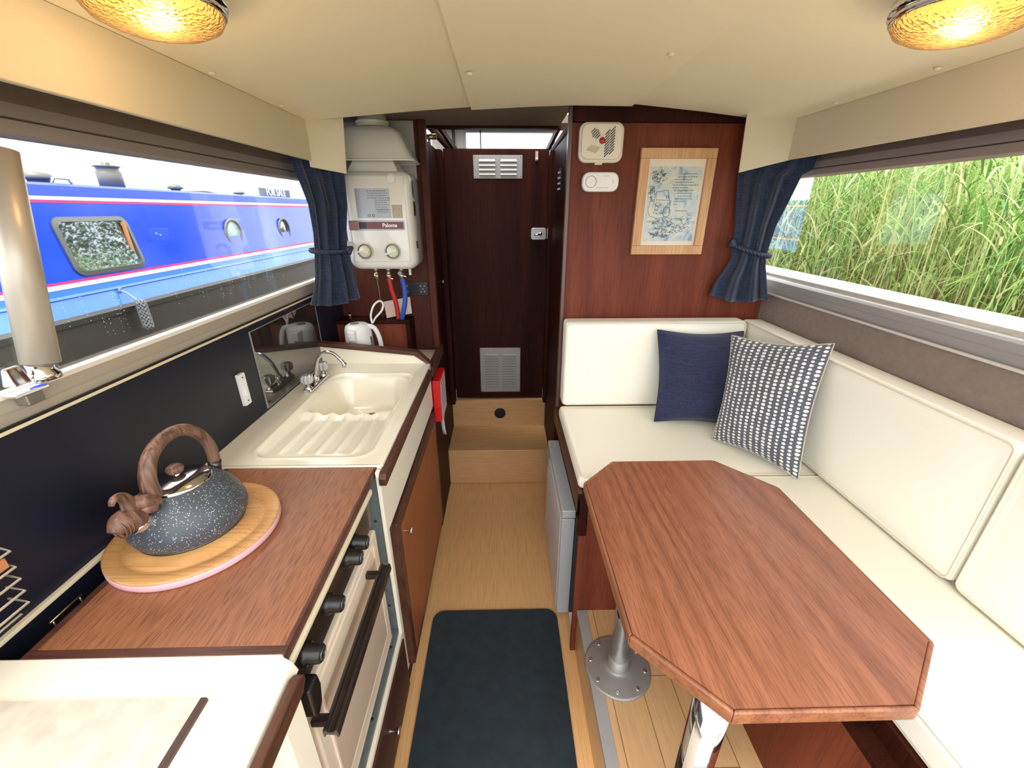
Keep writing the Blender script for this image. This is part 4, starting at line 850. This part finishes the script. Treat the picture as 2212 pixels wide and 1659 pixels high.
mb.box(.413, .4145, 1.7128, 1.7142, 1.614, 1.626)
for z in (1.639, 1.629, 1.619): mb.box(.356, .3585, 1.7132, 1.7142, z, z + .002)
mb.build('print', mat('faint_print', (170, 166, 170), .5), t)

# picture
t = thing('framed_picture', 'framed pale blue watercolour print in light wood on bulkhead', 'picture', (.652, 1.742, 1.358))
x0, x1, z0, z1 = .512, .795, 1.358, 1.732
frame(MB(), x0, x1, z0, z1, .034, 1.722, 1.742).build('frame', FRAMEW, t, bevel=.002)
MB().box(x0 + .03, x1 - .03, 1.734, 1.738, z0 + .03, z1 - .03).build('mount', mat('ivory_mount', (236, 226, 204), .7), t)
pm = mat('watercolour', (206, 214, 208), .8); n = pm.node_tree; L = n.links; pb = n.nodes['Principled BSDF']
tcn = n.nodes.new('ShaderNodeTexCoord'); ns = n.nodes.new('ShaderNodeTexNoise'); ns.inputs['Scale'].default_value = 22; ns.inputs['Detail'].default_value = 6; ns.inputs['Distortion'].default_value = 1.2; L.new(tcn.outputs['Object'], ns.inputs[0])
cr = n.nodes.new('ShaderNodeValToRGB'); L.new(ns.outputs[0], cr.inputs[0]); e = cr.color_ramp.elements; e[0].position = .32; e[0].color = lin((138, 164, 180)); e[1].position = .60; e[1].color = lin((216, 218, 200))
q = cr.color_ramp.elements.new(.44); q.color = lin((190, 206, 208)); L.new(cr.outputs[0], pb.inputs['Base Color'])
px0, px1, pz0, pz1 = .556, .752, 1.408, 1.672
MB().box(px0, px1, 1.7325, 1.734, pz0, pz1).build('print', pm, t)
mb = MB(); r9 = random.Random(21); INK = mat('pencil', (104, 120, 136), .8)
def stroke(pts, r_=.0008): mb.tube([(p[0], 1.7322, p[1]) for p in pts], r_, 5)
def scrib(cx, cz, rx, rz, k, r_=.0007):
    for _ in range(k):
        a = r9.uniform(0, 6.28); x = cx + rx * math.cos(a) * r9.uniform(.2, 1); z = cz + rz * math.sin(a) * r9.uniform(.2, 1)
        stroke([(x, z), (x + r9.uniform(-.008, .008), z + r9.uniform(-.005, .005)), (x + r9.uniform(-.012, .012), z + r9.uniform(-.007, .007))], r_)
scrib(.590, 1.638, .030, .026, 80, .0006); scrib(.572, 1.58, .012, .035, 40, .0006); scrib(.60, 1.54, .012, .012, 24, .0005); scrib(.615, 1.48, .05, .012, 60, .0006)
stroke([(.563, 1.60), (.570, 1.56), (.562, 1.52), (.571, 1.50)]); stroke([(.575, 1.605), (.585, 1.57), (.578, 1.53)])
stroke([(.588, 1.585), (.632, 1.592), (.640, 1.556), (.590, 1.558), (.588, 1.585)], .001); stroke([(.632, 1.592), (.646, 1.545), (.644, 1.51)], .001); stroke([(.592, 1.558), (.588, 1.52)])
for xx in (.629, .636): stroke([(xx, 1.575), (xx, 1.562)], .0016)
stroke([(.635 + .014 * math.cos(a_ / 3), 1.515 + .018 * math.sin(a_ / 3)) for a_ in range(20)], .0013)
stroke([(.572, 1.50), (.60, 1.492), (.63, 1.497), (.66, 1.49), (.70, 1.494)]); scrib(.61, 1.515, .03, .012, 20); scrib(.655, 1.455, .07, .016, 80, .0007); scrib(.60, 1.435, .02, .01, 30, .0011); scrib(.64, 1.428, .016, .008, 16, .0011)
scrib(.71, 1.48, .03, .035, 40, .0006)
mb.build('drawing', INK, t)
mb = MB()
for k, (a, b_) in enumerate([(.674, .735), (.664, .738), (.650, .715), (.655, .725), (.648, .745), (.648, .708), (.655, .728), (.662, .722), (.670, .724), (.660, .728), (.658, .700), (.658, .672)]):
    x = a; z = 1.646 - k * .0095
    while x < b_: wd = r9.uniform(.004, .010); mb.box(x, min(x + wd, b_), 1.7318, 1.7325, z, z + .0028); x += wd + .0022
mb.box(.668, .715, 1.7318, 1.7325, 1.518, 1.5205)
mb.build('verse', mat('verse_ink', (120, 124, 130), .8), t)
MB().box(x0 + .032, x1 - .032, 1.729, 1.7302, z0 + .032, z1 - .032).build('glazing', GLASS, t)

# switch panel in the passage
t = thing('socket_panel', 'dark switch panel with bright studs on the passage wall', 'switch panel', (.255, 2.03, 1.57))
MB().box(.252, .262, 1.98, 2.09, 1.565, 1.69).build('plate', BLACK, t, bevel=.001)
mb = MB()
for k in range(5):
    for y in (2.01, 2.055): mb.lathe([(.0055, 0), (.0045, -.004), (0, -.005)], (.252, y, 1.585 + k * .022), 'X', 12, caps=False)
mb.build('stud', CHROME, t)
tag(MB().lathe([(.004, 0), (.004, .010), (.009, .014), (.009, .019), (0, .021)], (-.325, 2.20, 1.18), 'X', 16, caps=False).build('door_knob', CHROME), 'tiny chrome knob on the dark passage wall left of the door', 'knob')
tag(MB().cyl((-.37, 2.22, 1.835), (-.30, 2.22, 1.835), .012, n=16).cyl((-.335, 2.22, 1.835), (-.335, 2.22, 1.80), .007, n=12).build('brass_fitting', BR), 'small brass fitting at the top left of the passage', 'fitting')

# ------------------------------------------------------------------ curtains
def curtain(name, rows, A, B, folds, label, side, gather):
    A = Vector((A[0], A[1], 0)); B = Vector((B[0], B[1], 0)); d_ = (B - A).normalized(); nn = Vector((d_.y, -d_.x, 0))
    t = thing(name, label, 'curtain', tuple(A + Vector((0, 0, rows[-1][0]))), 'denim blue curtains')
    N = 90; zs = []; R = []
    for i in range(len(rows) - 1):
        for k in range(5):
            f = k / 5; f2 = f * f * (3 - 2 * f) if False else f
            R.append([rows[i][j] + (rows[i + 1][j] - rows[i][j]) * f2 for j in range(len(rows[0]))])
    R.append(list(rows[-1]))
    mb = MB(); vs_ = []
    for (z, s0, s1, am, hem) in R:
        for i in range(N + 1):
            u = i / N; ph = 2 * PI * folds * (u + .03 * math.sin(5 * u + z * 6)); o = 1.25 * am * (math.sin(ph) + .5 * math.sin(1.7 * ph + 1 + z * 5))
            s = s0 + (s1 - s0) * (u + .012 * math.sin(ph * 1.0 + 1.5))
            vs_.append(A + d_ * s + nn * o + Vector((0, 0, z + hem * math.sin(PI * u * 1.0) - hem * .5 + .002 * math.sin(ph) * (1 if hem else 0))))
    mb.add(vs_, [(j * (N + 1) + i, j * (N + 1) + i + 1, (j + 1) * (N + 1) + i + 1, (j + 1) * (N + 1) + i) for j in range(len(R) - 1) for i in range(N)], True)
    mb.build('cloth', DENIM, t, solid=.003)
    # twisted tie rope
    z, s0, s1 = gather; zL, zR = z; cx = (s0 + s1) / 2; rx = (s1 - s0) / 2 + .004; ry = .021; M_ = 96; mb = MB()
    for st_ in range(3):
        path = []
        for k in range(M_):
            a = 2 * PI * k / M_; c = A + d_ * (cx + rx * math.cos(a)) + nn * (ry * math.sin(a)) + Vector((0, 0, (zL + zR) / 2 + (zR - zL) / 2 * math.cos(a) - .006 * max(0, math.sin(a))))
            tw = 2 * PI * st_ / 3 + a * 11; out = (d_ * math.cos(a) + nn * math.sin(a)).normalized()
            path.append(c + out * (.0054 * math.cos(tw)) + Vector((0, 0, .0054 * math.sin(tw))))
        mb.tube(path, .0050, 7, closed=True)
    k0 = A + d_ * (s1 if side < 0 else s0) + nn * .016 + Vector((0, 0, zR if side < 0 else zL))
    for st_ in range(2):
        mb.tube([k0 + Vector((.010 * math.cos(2 * PI * k / 20) * (1 if st_ else .6), -.004 + .008 * math.sin(4 * PI * k / 20 + st_), .012 * math.sin(2 * PI * k / 20 + st_))) for k in range(20)], .0058, 8, closed=True)
    mb.build('tie_rope', mat('rope_navy', (46, 50, 72), .5), t)
    return t
rl = [(1.700, .038, .238, .005, 0), (1.672, .040, .235, .006, 0), (1.615, .054, .232, .009, 0), (1.542, .070, .225, .012, 0), (1.445, .070, .205, .012, 0), (1.376, .064, .198, .008, 0), (1.340, .056, .204, .009, 0), (1.286, .047, .210, .012, 0), (1.231, .030, .216, .014, 0), (1.170, .008, .222, .016, -.018)]
curtain('curtain', rl, (-.77, 1.64), (-.60, 1.80), 3.5, 'dark blue curtain tied with rope at the left window by heater', -1, ((1.380, 1.372), .060, .200))
rr_ = [(1.700, .035, .240, .004, 0), (1.655, .0, .235, .006, 0), (1.635, .0, .205, .008, 0), (1.542, .012, .182, .010, 0), (1.470, .024, .162, .010, 0), (1.385, .028, .154, .008, 0), (1.350, .033, .153, .009, 0), (1.318, .024, .158, .011, 0), (1.265, -.004, .172, .013, 0), (1.185, -.022, .188, .015, -.022)]
curtain('curtain', rr_, (.881, 1.722), (1.090, 1.604), 3.2, 'dark blue curtain tied with rope at the right window by picture', 1, ((1.404, 1.360), .026, .158))

# ------------------------------------------------------------------ ceiling lamps
LG = mat('prismatic_glass', (255, 232, 180), .12, spec=.8, bump=.0)
m = LG; n = m.node_tree; L = n.links; pb = n.nodes['Principled BSDF']; pb.inputs['Transmission Weight'].default_value = .9; pb.inputs['IOR'].default_value = 1.25
tcn = n.nodes.new('ShaderNodeTexCoord'); vo = n.nodes.new('ShaderNodeTexVoronoi'); vo.inputs['Scale'].default_value = 160; L.new(tcn.outputs['Object'], vo.inputs[0]); bpn = n.nodes.new('ShaderNodeBump'); bpn.inputs['Strength'].default_value = .8; bpn.inputs['Distance'].default_value = .003
L.new(vo.outputs[0], bpn.inputs['Height']); L.new(bpn.outputs[0], pb.inputs['Normal'])
def lamp(x, y, z, label, tilt):
    t = thing('ceiling_lamp', label, 'lamp', (x, y, z), 'round ceiling lamps'); o = (x, y, z)
    MB().lathe([(0, -.002), (.080, -.002), (.094, .0), (.096, .006), (.094, .018), (0, .018)], o, n=56, caps=False).build('base_ring', CHROME, t)
    MB().lathe([(.091, -.001), (.0915, -.006), (.088, -.010), (.086, -.006), (.086, -.001)], o, n=56, caps=False).build('rim', CHROME, t)
    MB().lathe([(.086, -.004), (.086, -.012), (.080, -.020), (.066, -.027), (.04, -.032), (0, -.034)], o, n=56, caps=False).build('lens', LG, t, solid=.002)
    MB().lathe([(0, -.022), (.010, -.020), (.014, -.014), (.010, -.008), (0, -.006)], (x + .01, y, z), n=20, caps=False).build('bulb', mat('lit_filament', (255, 190, 90), .5, emit=((255, 196, 120), 12)), t)
    MB().lathe([(0, -.003), (.078, -.004), (.080, -.003)], o, n=40, caps=False).build('reflector', mat('warm_reflector', (250, 214, 150), .35, emit=((255, 206, 140), .42)), t)
    t.rotation_euler = (0, tilt, 0)
    pl = bpy.data.lights.new('lamp_glow', 'POINT'); pl.energy = .4; pl.color = (1, .66, .32); pl.shadow_soft_size = .04; po = bpy.data.objects.new('lamp_glow', pl); C.objects.link(po); po.location = (x, y, z - .055)
lamp(-.508, .790, 1.800, 'round lit chrome rimmed lamp on the ceiling at left', -math.radians(3))
lamp(.708, .790, 1.800, 'round lit chrome rimmed lamp on the ceiling at right', math.radians(5))

# ================================================================== OUTSIDE, LEFT : narrowboat
BL = mat('boat_blue', (0, 72, 226), .1, coat=.5, var=.12, vscale=1.2)
BL2 = mat('boat_light_blue', (58, 124, 222), .2, coat=.4)
BLK = mat('boat_black', (62, 60, 56), .35, var=.15, vscale=5)
WS = mat('boat_white_line', (240, 240, 240), .4); PK = mat('boat_pink_line', (214, 40, 120), .4)
nb = thing('narrowboat', 'long blue narrowboat with white and pink lines moored outside left window', 'boat', (-3.6, 5, -.2))
YA, YB = .5, 14
def xs(z): return -3.0 - (z - 1.02) * .14       # cabin side leans slightly inward
MB().prism([(-2.93, -.3), (-2.93, .80), (-4.6, .80), (-4.6, -.3)], YA, YB, XZ).build('hull', BLK, nb)
MB().prism([(-2.915, .79), (-2.905, .83), (-2.93, .85), (-3.1, .85), (-3.1, .79)], YA, YB, XZ).build('rubbing_strake', BLK, nb)
MB().prism([(-2.935, .845), (-2.99, .97), (-3.0, 1.02), (-4.5, 1.02), (-4.5, .845)], YA, YB, XZ).build('gunwale', BL2, nb)
MB().prism([(-2.985, .955), (-2.975, .965), (-2.985, .98), (-3.02, .98), (-3.02, .955)], YA, YB, XZ).build('ledge', BL2, nb)
MB().prism([(xs(1.02), 1.02), (xs(1.60), 1.60), (-3.10, 1.67), (-3.13, 1.69), (-3.8, 1.75), (-4.5, 1.67), (-4.5, 1.02)], YA, YB, XZ).build('cabin', BL, nb)
lb(MB().prism([(xs(1.612) + .004, 1.612), (-3.088, 1.68), (-3.11, 1.697), (-3.15, 1.694), (-3.13, 1.60)], YA, YB, XZ).build('cant_rail', mat('cant_blue', (50, 84, 196), .3), nb), 'duller blue roof edge')
for z, h, m_, nm in ((1.022, .030, WS, 'white_line'), (1.052, .018, PK, 'pink_line'), (1.588, .024, WS, 'white_line'), (1.570, .015, PK, 'pink_line')):
    MB().prism([(xs(z) - .01, z), (xs(z) + .003, z), (xs(z + h) + .003, z + h), (xs(z + h) - .01, z + h)], YA, YB, XZ).build(nm, m_, nb)
FR = mat('boat_frame', (110, 114, 112), .4, metal=.5)
def shear(p): return p
def bwin(y0, y1, z0, z1):
    pts = rrect(y0, y1, z0, z1, .07, 8); inn = rrect(y0 + .032, y1 - .032, z0 + .032, z1 - .032, .045, 8)
    n_ = len(pts); mb = MB(); vs_ = [(xs(p[1]) + .012, p[0], p[1]) for p in pts] + [(xs(p[1]) + .018, p[0], p[1]) for p in inn] + [(xs(p[1]) - .01, p[0], p[1]) for p in pts] + [(xs(p[1]) - .01, p[0], p[1]) for p in inn]
    mb.add(vs_, [(i, (i + 1) % n_, n_ + (i + 1) % n_, n_ + i) for i in range(n_)] + [(i, (i + 1) % n_, 2 * n_ + (i + 1) % n_, 2 * n_ + i) for i in range(n_)] + [(n_ + i, n_ + (i + 1) % n_, 3 * n_ + (i + 1) % n_, 3 * n_ + i) for i in range(n_)])
    f = mb.build('window', FR, nb)
    MB().add([(xs(p[1]) + .004, p[0], p[1]) for p in inn] + [(xs(p[1]) - .004, p[0], p[1]) for p in inn], [tuple(range(n_)), tuple(range(2 * n_ - 1, n_ - 1, -1))]).build('pane', mat('dark_mirror_glass', (150, 160, 160), .02, metal=.9), f)
    MB().box(xs(1.3) + .0, xs(1.3) + .016, y1 - .075, y1 - .05, z0 + .04, z1 - .04).build('inner_blind', mat('orange_blind', (206, 146, 96), .6), f)
bwin(3.08, 3.70, 1.085, 1.480)
def port(y, z, r_, pm_):
    f = MB().lathe([(r_, 0), (r_, .014), (r_ - .025, .02), (r_ - .025, .0)], (xs(z) - .004, y, z), 'X', 40, caps=False).build('porthole', FR, nb)
    MB().lathe([(0, .006), (r_ - .024, .006), (r_ - .024, 0)], (xs(z) - .002, y, z), 'X', 40, caps=False).build('pane', pm_, f)
port(5.07, 1.285, .155, mat('pale_port', (176, 206, 204), .15)); port(6.25, 1.275, .155, mat('dark_mirror_glass', (1, 1, 1)))
def mush(x, y, r_, h, name='roof_vent'):
    return MB().lathe([(r_ * .7, 0), (r_ * .7, h * .35), (r_ * 1.05, h * .4), (r_ * 1.15, h * .55), (r_ * .8, h * .85), (0, h)], (x, y, 1.69), n=24, caps=False).build(name, mat('brass_grey', (112, 112, 106), .5, metal=.4), nb)
mush(-3.3, 3.37, .085, .09); mush(-3.3, 4.72, .06, .08); mush(-3.3, 5.82, .06, .06)
MB().lathe([(.085, 0), (.085, .13), (.075, .135), (.075, .16), (.09, .165), (.09, .175), (.03, .18), (.03, .2), (0, .2)], (-3.3, 3.98, 1.69), n=28).build('chimney', mat('brass_grey', (1, 1, 1)), nb)
MB().tube([(-3.12, 3.27, 1.69), (-3.12, 3.29, 1.73), (-3.12, 3.40, 1.73), (-3.12, 3.42, 1.69)], .009, 8).box(-3.16, -3.1, 3.22, 3.47, 1.68, 1.69).build('roof_ring', CHROME, nb)
MB().tube([(-3.3, 4.75, 1.70), (-3.3, 5.2, 1.715), (-3.3, 5.5, 1.695), (-3.3, 5.8, 1.70)], .007, 8).build('roof_cable', BLACK, nb)
fs = thing('for_sale_sign', 'small grey FOR SALE sign on the narrowboat roof', 'sign', (-3.2, 6.5, 1.68))
MB().box(-3.21, -3.19, 6.12, 6.96, 1.702, 1.802).build('board', mat('sign_grey', (92, 104, 116), .5), fs, bevel=.004)
text('lettering', 'FOR SALE', .125, Matrix.Translation((-3.188, 6.54, 1.751)) @ FACE_X, WHITE, fs, ext=.002, bold=.003)
# rope fender
fd = thing('rope_fender', 'grey woven rope fender hanging from the blue narrowboat', 'fender', (-2.88, 3.34, .5))
MB().tube(bez([(-2.965, 3.33, .945), (-2.93, 3.33, .93), (-2.87, 3.335, .87)], 8), .007, 10).lathe([(.016, -.006), (.020, 0), (.016, .006), (.011, 0)], (-2.965, 3.33, .95), 'X', 20, caps=False).build('line', mat('pale_cord', (150, 170, 190), .6), fd)
mb = MB()
for s in range(8):
    for dr_ in (1, -1):
        pth = []
        for k in range(60):
            f = k / 59; a = 2 * PI * s / 8 + dr_ * f * 6.0; rad_ = .030 * min(1, .45 + 6 * f, .45 + 6 * (1 - f)) + .003 * math.sin(f * 55 + s * 1.57 * dr_)
            pth.append((-2.855 + rad_ * math.cos(a), 3.34 + rad_ * math.sin(a), .875 - .24 * f))
        mb.tube(pth, .0068, 6)
mb.build('weave', mat('fender_rope', (128, 128, 132), .8), fd)
MB().lathe([(.0, -.24), (.022, -.235), (.026, -.12), (.022, -.005), (0, 0)], (-2.855, 3.34, .875), n=16, caps=False).build('core', mat('fender_core', (50, 50, 54), .9), fd)
# water and far banks
WAT = mat('canal_water', (70, 74, 60), .08, bump=.3, bscale=6)
wt = MB().box(-40, 60, -30, 60, -.45, -.40).build('water', WAT); wt['kind'] = 'structure'; wt.name = 'floor_water'; wt.name = 'water'

# ================================================================== OUTSIDE, RIGHT : reed bank
def hcol(name, stops, rough=.5, trans=.45):
    m = bpy.data.materials.new(name); m.use_nodes = True; n = m.node_tree; L = n.links; pb = n.nodes['Principled BSDF']; pb.inputs['Roughness'].default_value = rough
    at = n.nodes.new('ShaderNodeAttribute'); at.attribute_name = 'rnd'; cr = n.nodes.new('ShaderNodeValToRGB'); L.new(at.outputs['Fac'], cr.inputs[0])
    e = cr.color_ramp.elements; e[0].color = lin(stops[0]); e[1].color = lin(stops[-1])
    for i, c in enumerate(stops[1:-1]): q = e.new((i + 1) / (len(stops) - 1)); q.color = lin(c)
    L.new(cr.outputs[0], pb.inputs['Base Color'])
    tr = n.nodes.new('ShaderNodeBsdfTranslucent'); L.new(cr.outputs[0], tr.inputs[0]); ms = n.nodes.new('ShaderNodeMixShader'); ms.inputs[0].default_value = trans
    L.new(pb.outputs[0], ms.inputs[1]); L.new(tr.outputs[0], ms.inputs[2]); L.new(ms.outputs[0], n.nodes['Material Output'].inputs[0]); return m
REED = hcol('reed_leaf', [(60, 100, 50), (104, 152, 76), (140, 186, 96), (176, 208, 124), (214, 220, 158), (238, 230, 192)])
def blades(count, seed, region, hmin, hmax, name, zb_, wmax=.0085, dens=None):
    r = random.Random(seed); V = []; F = []; A = []
    for _ in range(count):
        x = r.uniform(*region[0]); y = r.uniform(*region[1]); z0_ = zb_(x, y); kind = r.random()
        col = r.random() ** 1.1
        hh = r.uniform(hmin, hmax); az = r.uniform(0, 6.28); lean = r.uniform(.02, .22)
        if kind < .16:      # stem
            wv = r.uniform(.0022, .004); seg = 4; h0 = 0; ln = hh; drop = lean; col = .55 + .45 * r.random()
        else:               # leaf springing from a height
            wv = r.uniform(.004, wmax); seg = 5; h0 = hh * r.uniform(.05, .95); ln = r.uniform(.16, .46); drop = r.uniform(.2, 1.3)
        px_, py_, pz_ = x + r.uniform(-.05, .05), y, z0_ + h0
        th = lean if kind < .16 else r.uniform(.3, 1.2)
        dx_, dy_ = math.cos(az), math.sin(az); sx_, sy_ = -dy_, dx_; base = len(V); step = ln / seg
        for k in range(seg + 1):
            f = k / seg; ww = wv * (1 - f ** 2 * .9) * (1 if kind < .16 else min(1, .5 + 2 * f))
            V.append((px_ + sx_ * ww, py_ + sy_ * ww, pz_)); V.append((px_ - sx_ * ww, py_ - sy_ * ww, pz_)); A += [col, col]
            ang = th + drop * f * (1.6 if kind >= .16 else 1)
            px_ += dx_ * math.sin(ang) * step; py_ += dy_ * math.sin(ang) * step; pz_ += math.cos(ang) * step
        for k in range(seg): F.append((base + 2 * k, base + 2 * k + 1, base + 2 * k + 3, base + 2 * k + 2))
    me = bpy.data.meshes.new(name); me.from_pydata(V, [], F); at = me.attributes.new('rnd', 'FLOAT', 'POINT'); at.data.foreach_set('value', A); me.materials.append(REED); me.update()
    o = bpy.data.objects.new(name, me); C.objects.link(o); return o
def bankz(x, y): return .62 + .30 * ss(1.9, 2.6, x) + .22 * (x - 2.3) + .04 * math.sin(3 * y + x)
o = blades(42000, 11, ((2.25, 4.9), (.9, 10)), .55, 1.45, 'reeds', bankz)
tag(o, 'thick green and straw reeds growing outside the right window', 'reeds', kind='stuff')
N1, N2 = 40, 60; mb = MB()
mb.add([(1.9 + 6 * i / N1, -4 + 22 * j / N2, -.3 if i == 0 else bankz(1.9 + 6 * i / N1, -4 + 22 * j / N2) - .02) for j in range(N2 + 1) for i in range(N1 + 1)], [(j * (N1 + 1) + i, j * (N1 + 1) + i + 1, (j + 1) * (N1 + 1) + i + 1, (j + 1) * (N1 + 1) + i) for j in range(N2) for i in range(N1)], True)
g = mb.build('ground_bank', mat('bank_soil', (120, 100, 70), .95, var=.4, vscale=14, bump=.6, bscale=30)); st(g); g.name = 'ground'
# bushes behind the reeds: leafy masses with trunks
LEAF = hcol('bush_leaf', [(36, 54, 28), (56, 80, 40), (80, 104, 54), (106, 128, 70)])
def bush(x, y, z, rx, ry, rz, count, seed, label):
    r = random.Random(seed); V = []; F = []; A = []
    for _ in range(count):
        a = r.uniform(0, 6.28); ph = math.acos(r.uniform(-1, 1)); rr = r.random() ** .4
        c = Vector((rx * rr * math.sin(ph) * math.cos(a), ry * rr * math.sin(ph) * math.sin(a), rz * rr * math.cos(ph)))
        u = Vector((r.uniform(-1, 1), r.uniform(-1, 1), r.uniform(-1, 1))).normalized(); v_ = u.cross(Vector((r.uniform(-1, 1), r.uniform(-1, 1), r.uniform(-1, 1)))).normalized(); l = r.uniform(.05, .09); b = len(V)
        V += [tuple(c - u * l), tuple(c + v_ * l * .4), tuple(c + u * l), tuple(c - v_ * l * .4)]; F.append((b, b + 1, b + 2, b + 3)); A += [r.random()] * 4
    t = thing('bush', label, 'bush', (x, y, z - rz - .6), 'bushes behind the reeds')
    me = bpy.data.meshes.new('foliage'); me.from_pydata([(p[0], p[1], p[2] + rz + .6) for p in V], [], F); at = me.attributes.new('rnd', 'FLOAT', 'POINT'); at.data.foreach_set('value', A); me.materials.append(LEAF)
    o = bpy.data.objects.new('foliage', me); C.objects.link(o); o.parent = t; o['_o'] = t['_o']
    mb = MB()
    for k in range(9):
        a = 2 * PI * k / 9; e_ = Vector((x + rx * .75 * math.cos(a), y + ry * .75 * math.sin(a), z + rz * r.uniform(.2, .9)))
        mb.tube(bez([(x, y, z - rz - .6), (x + .1 * math.cos(a), y + .1 * math.sin(a), z - rz * .3), e_], 5), [.05 - .004 * i for i in range(11)], 6)
    mb.build('branch', mat('bark', (86, 74, 60), .9), t)
for i, (x, y, z, rx, ry, rz, lb_) in enumerate([(6.8, 3.2, 2.1, 1.3, 1.3, 1.1, 'leafy bush seen over the reeds at the window right edge'), (7.6, 6.4, 2.6, 1.5, 1.6, 1.6, 'leafy bush behind the middle of the reeds'), (8.0, 10.6, 2.8, 1.7, 2.2, 2.0, 'leafy bush behind the reeds beside the curtain'), (9.5, 15.2, 3.6, 2.2, 2.4, 2.6, 'tall tree far along the bank, beyond the bushes by the curtain'), (9.0, 20.6, 3.8, 2.2, 2.8, 2.8, 'farthest tall tree along the reed bank')]):
    bush(x, y, z, rx, ry, rz, 5000 if i < 3 else 9000, 40 + i, lb_)
for o in bpy.data.objects:
    if '_o' in o: del o['_o']
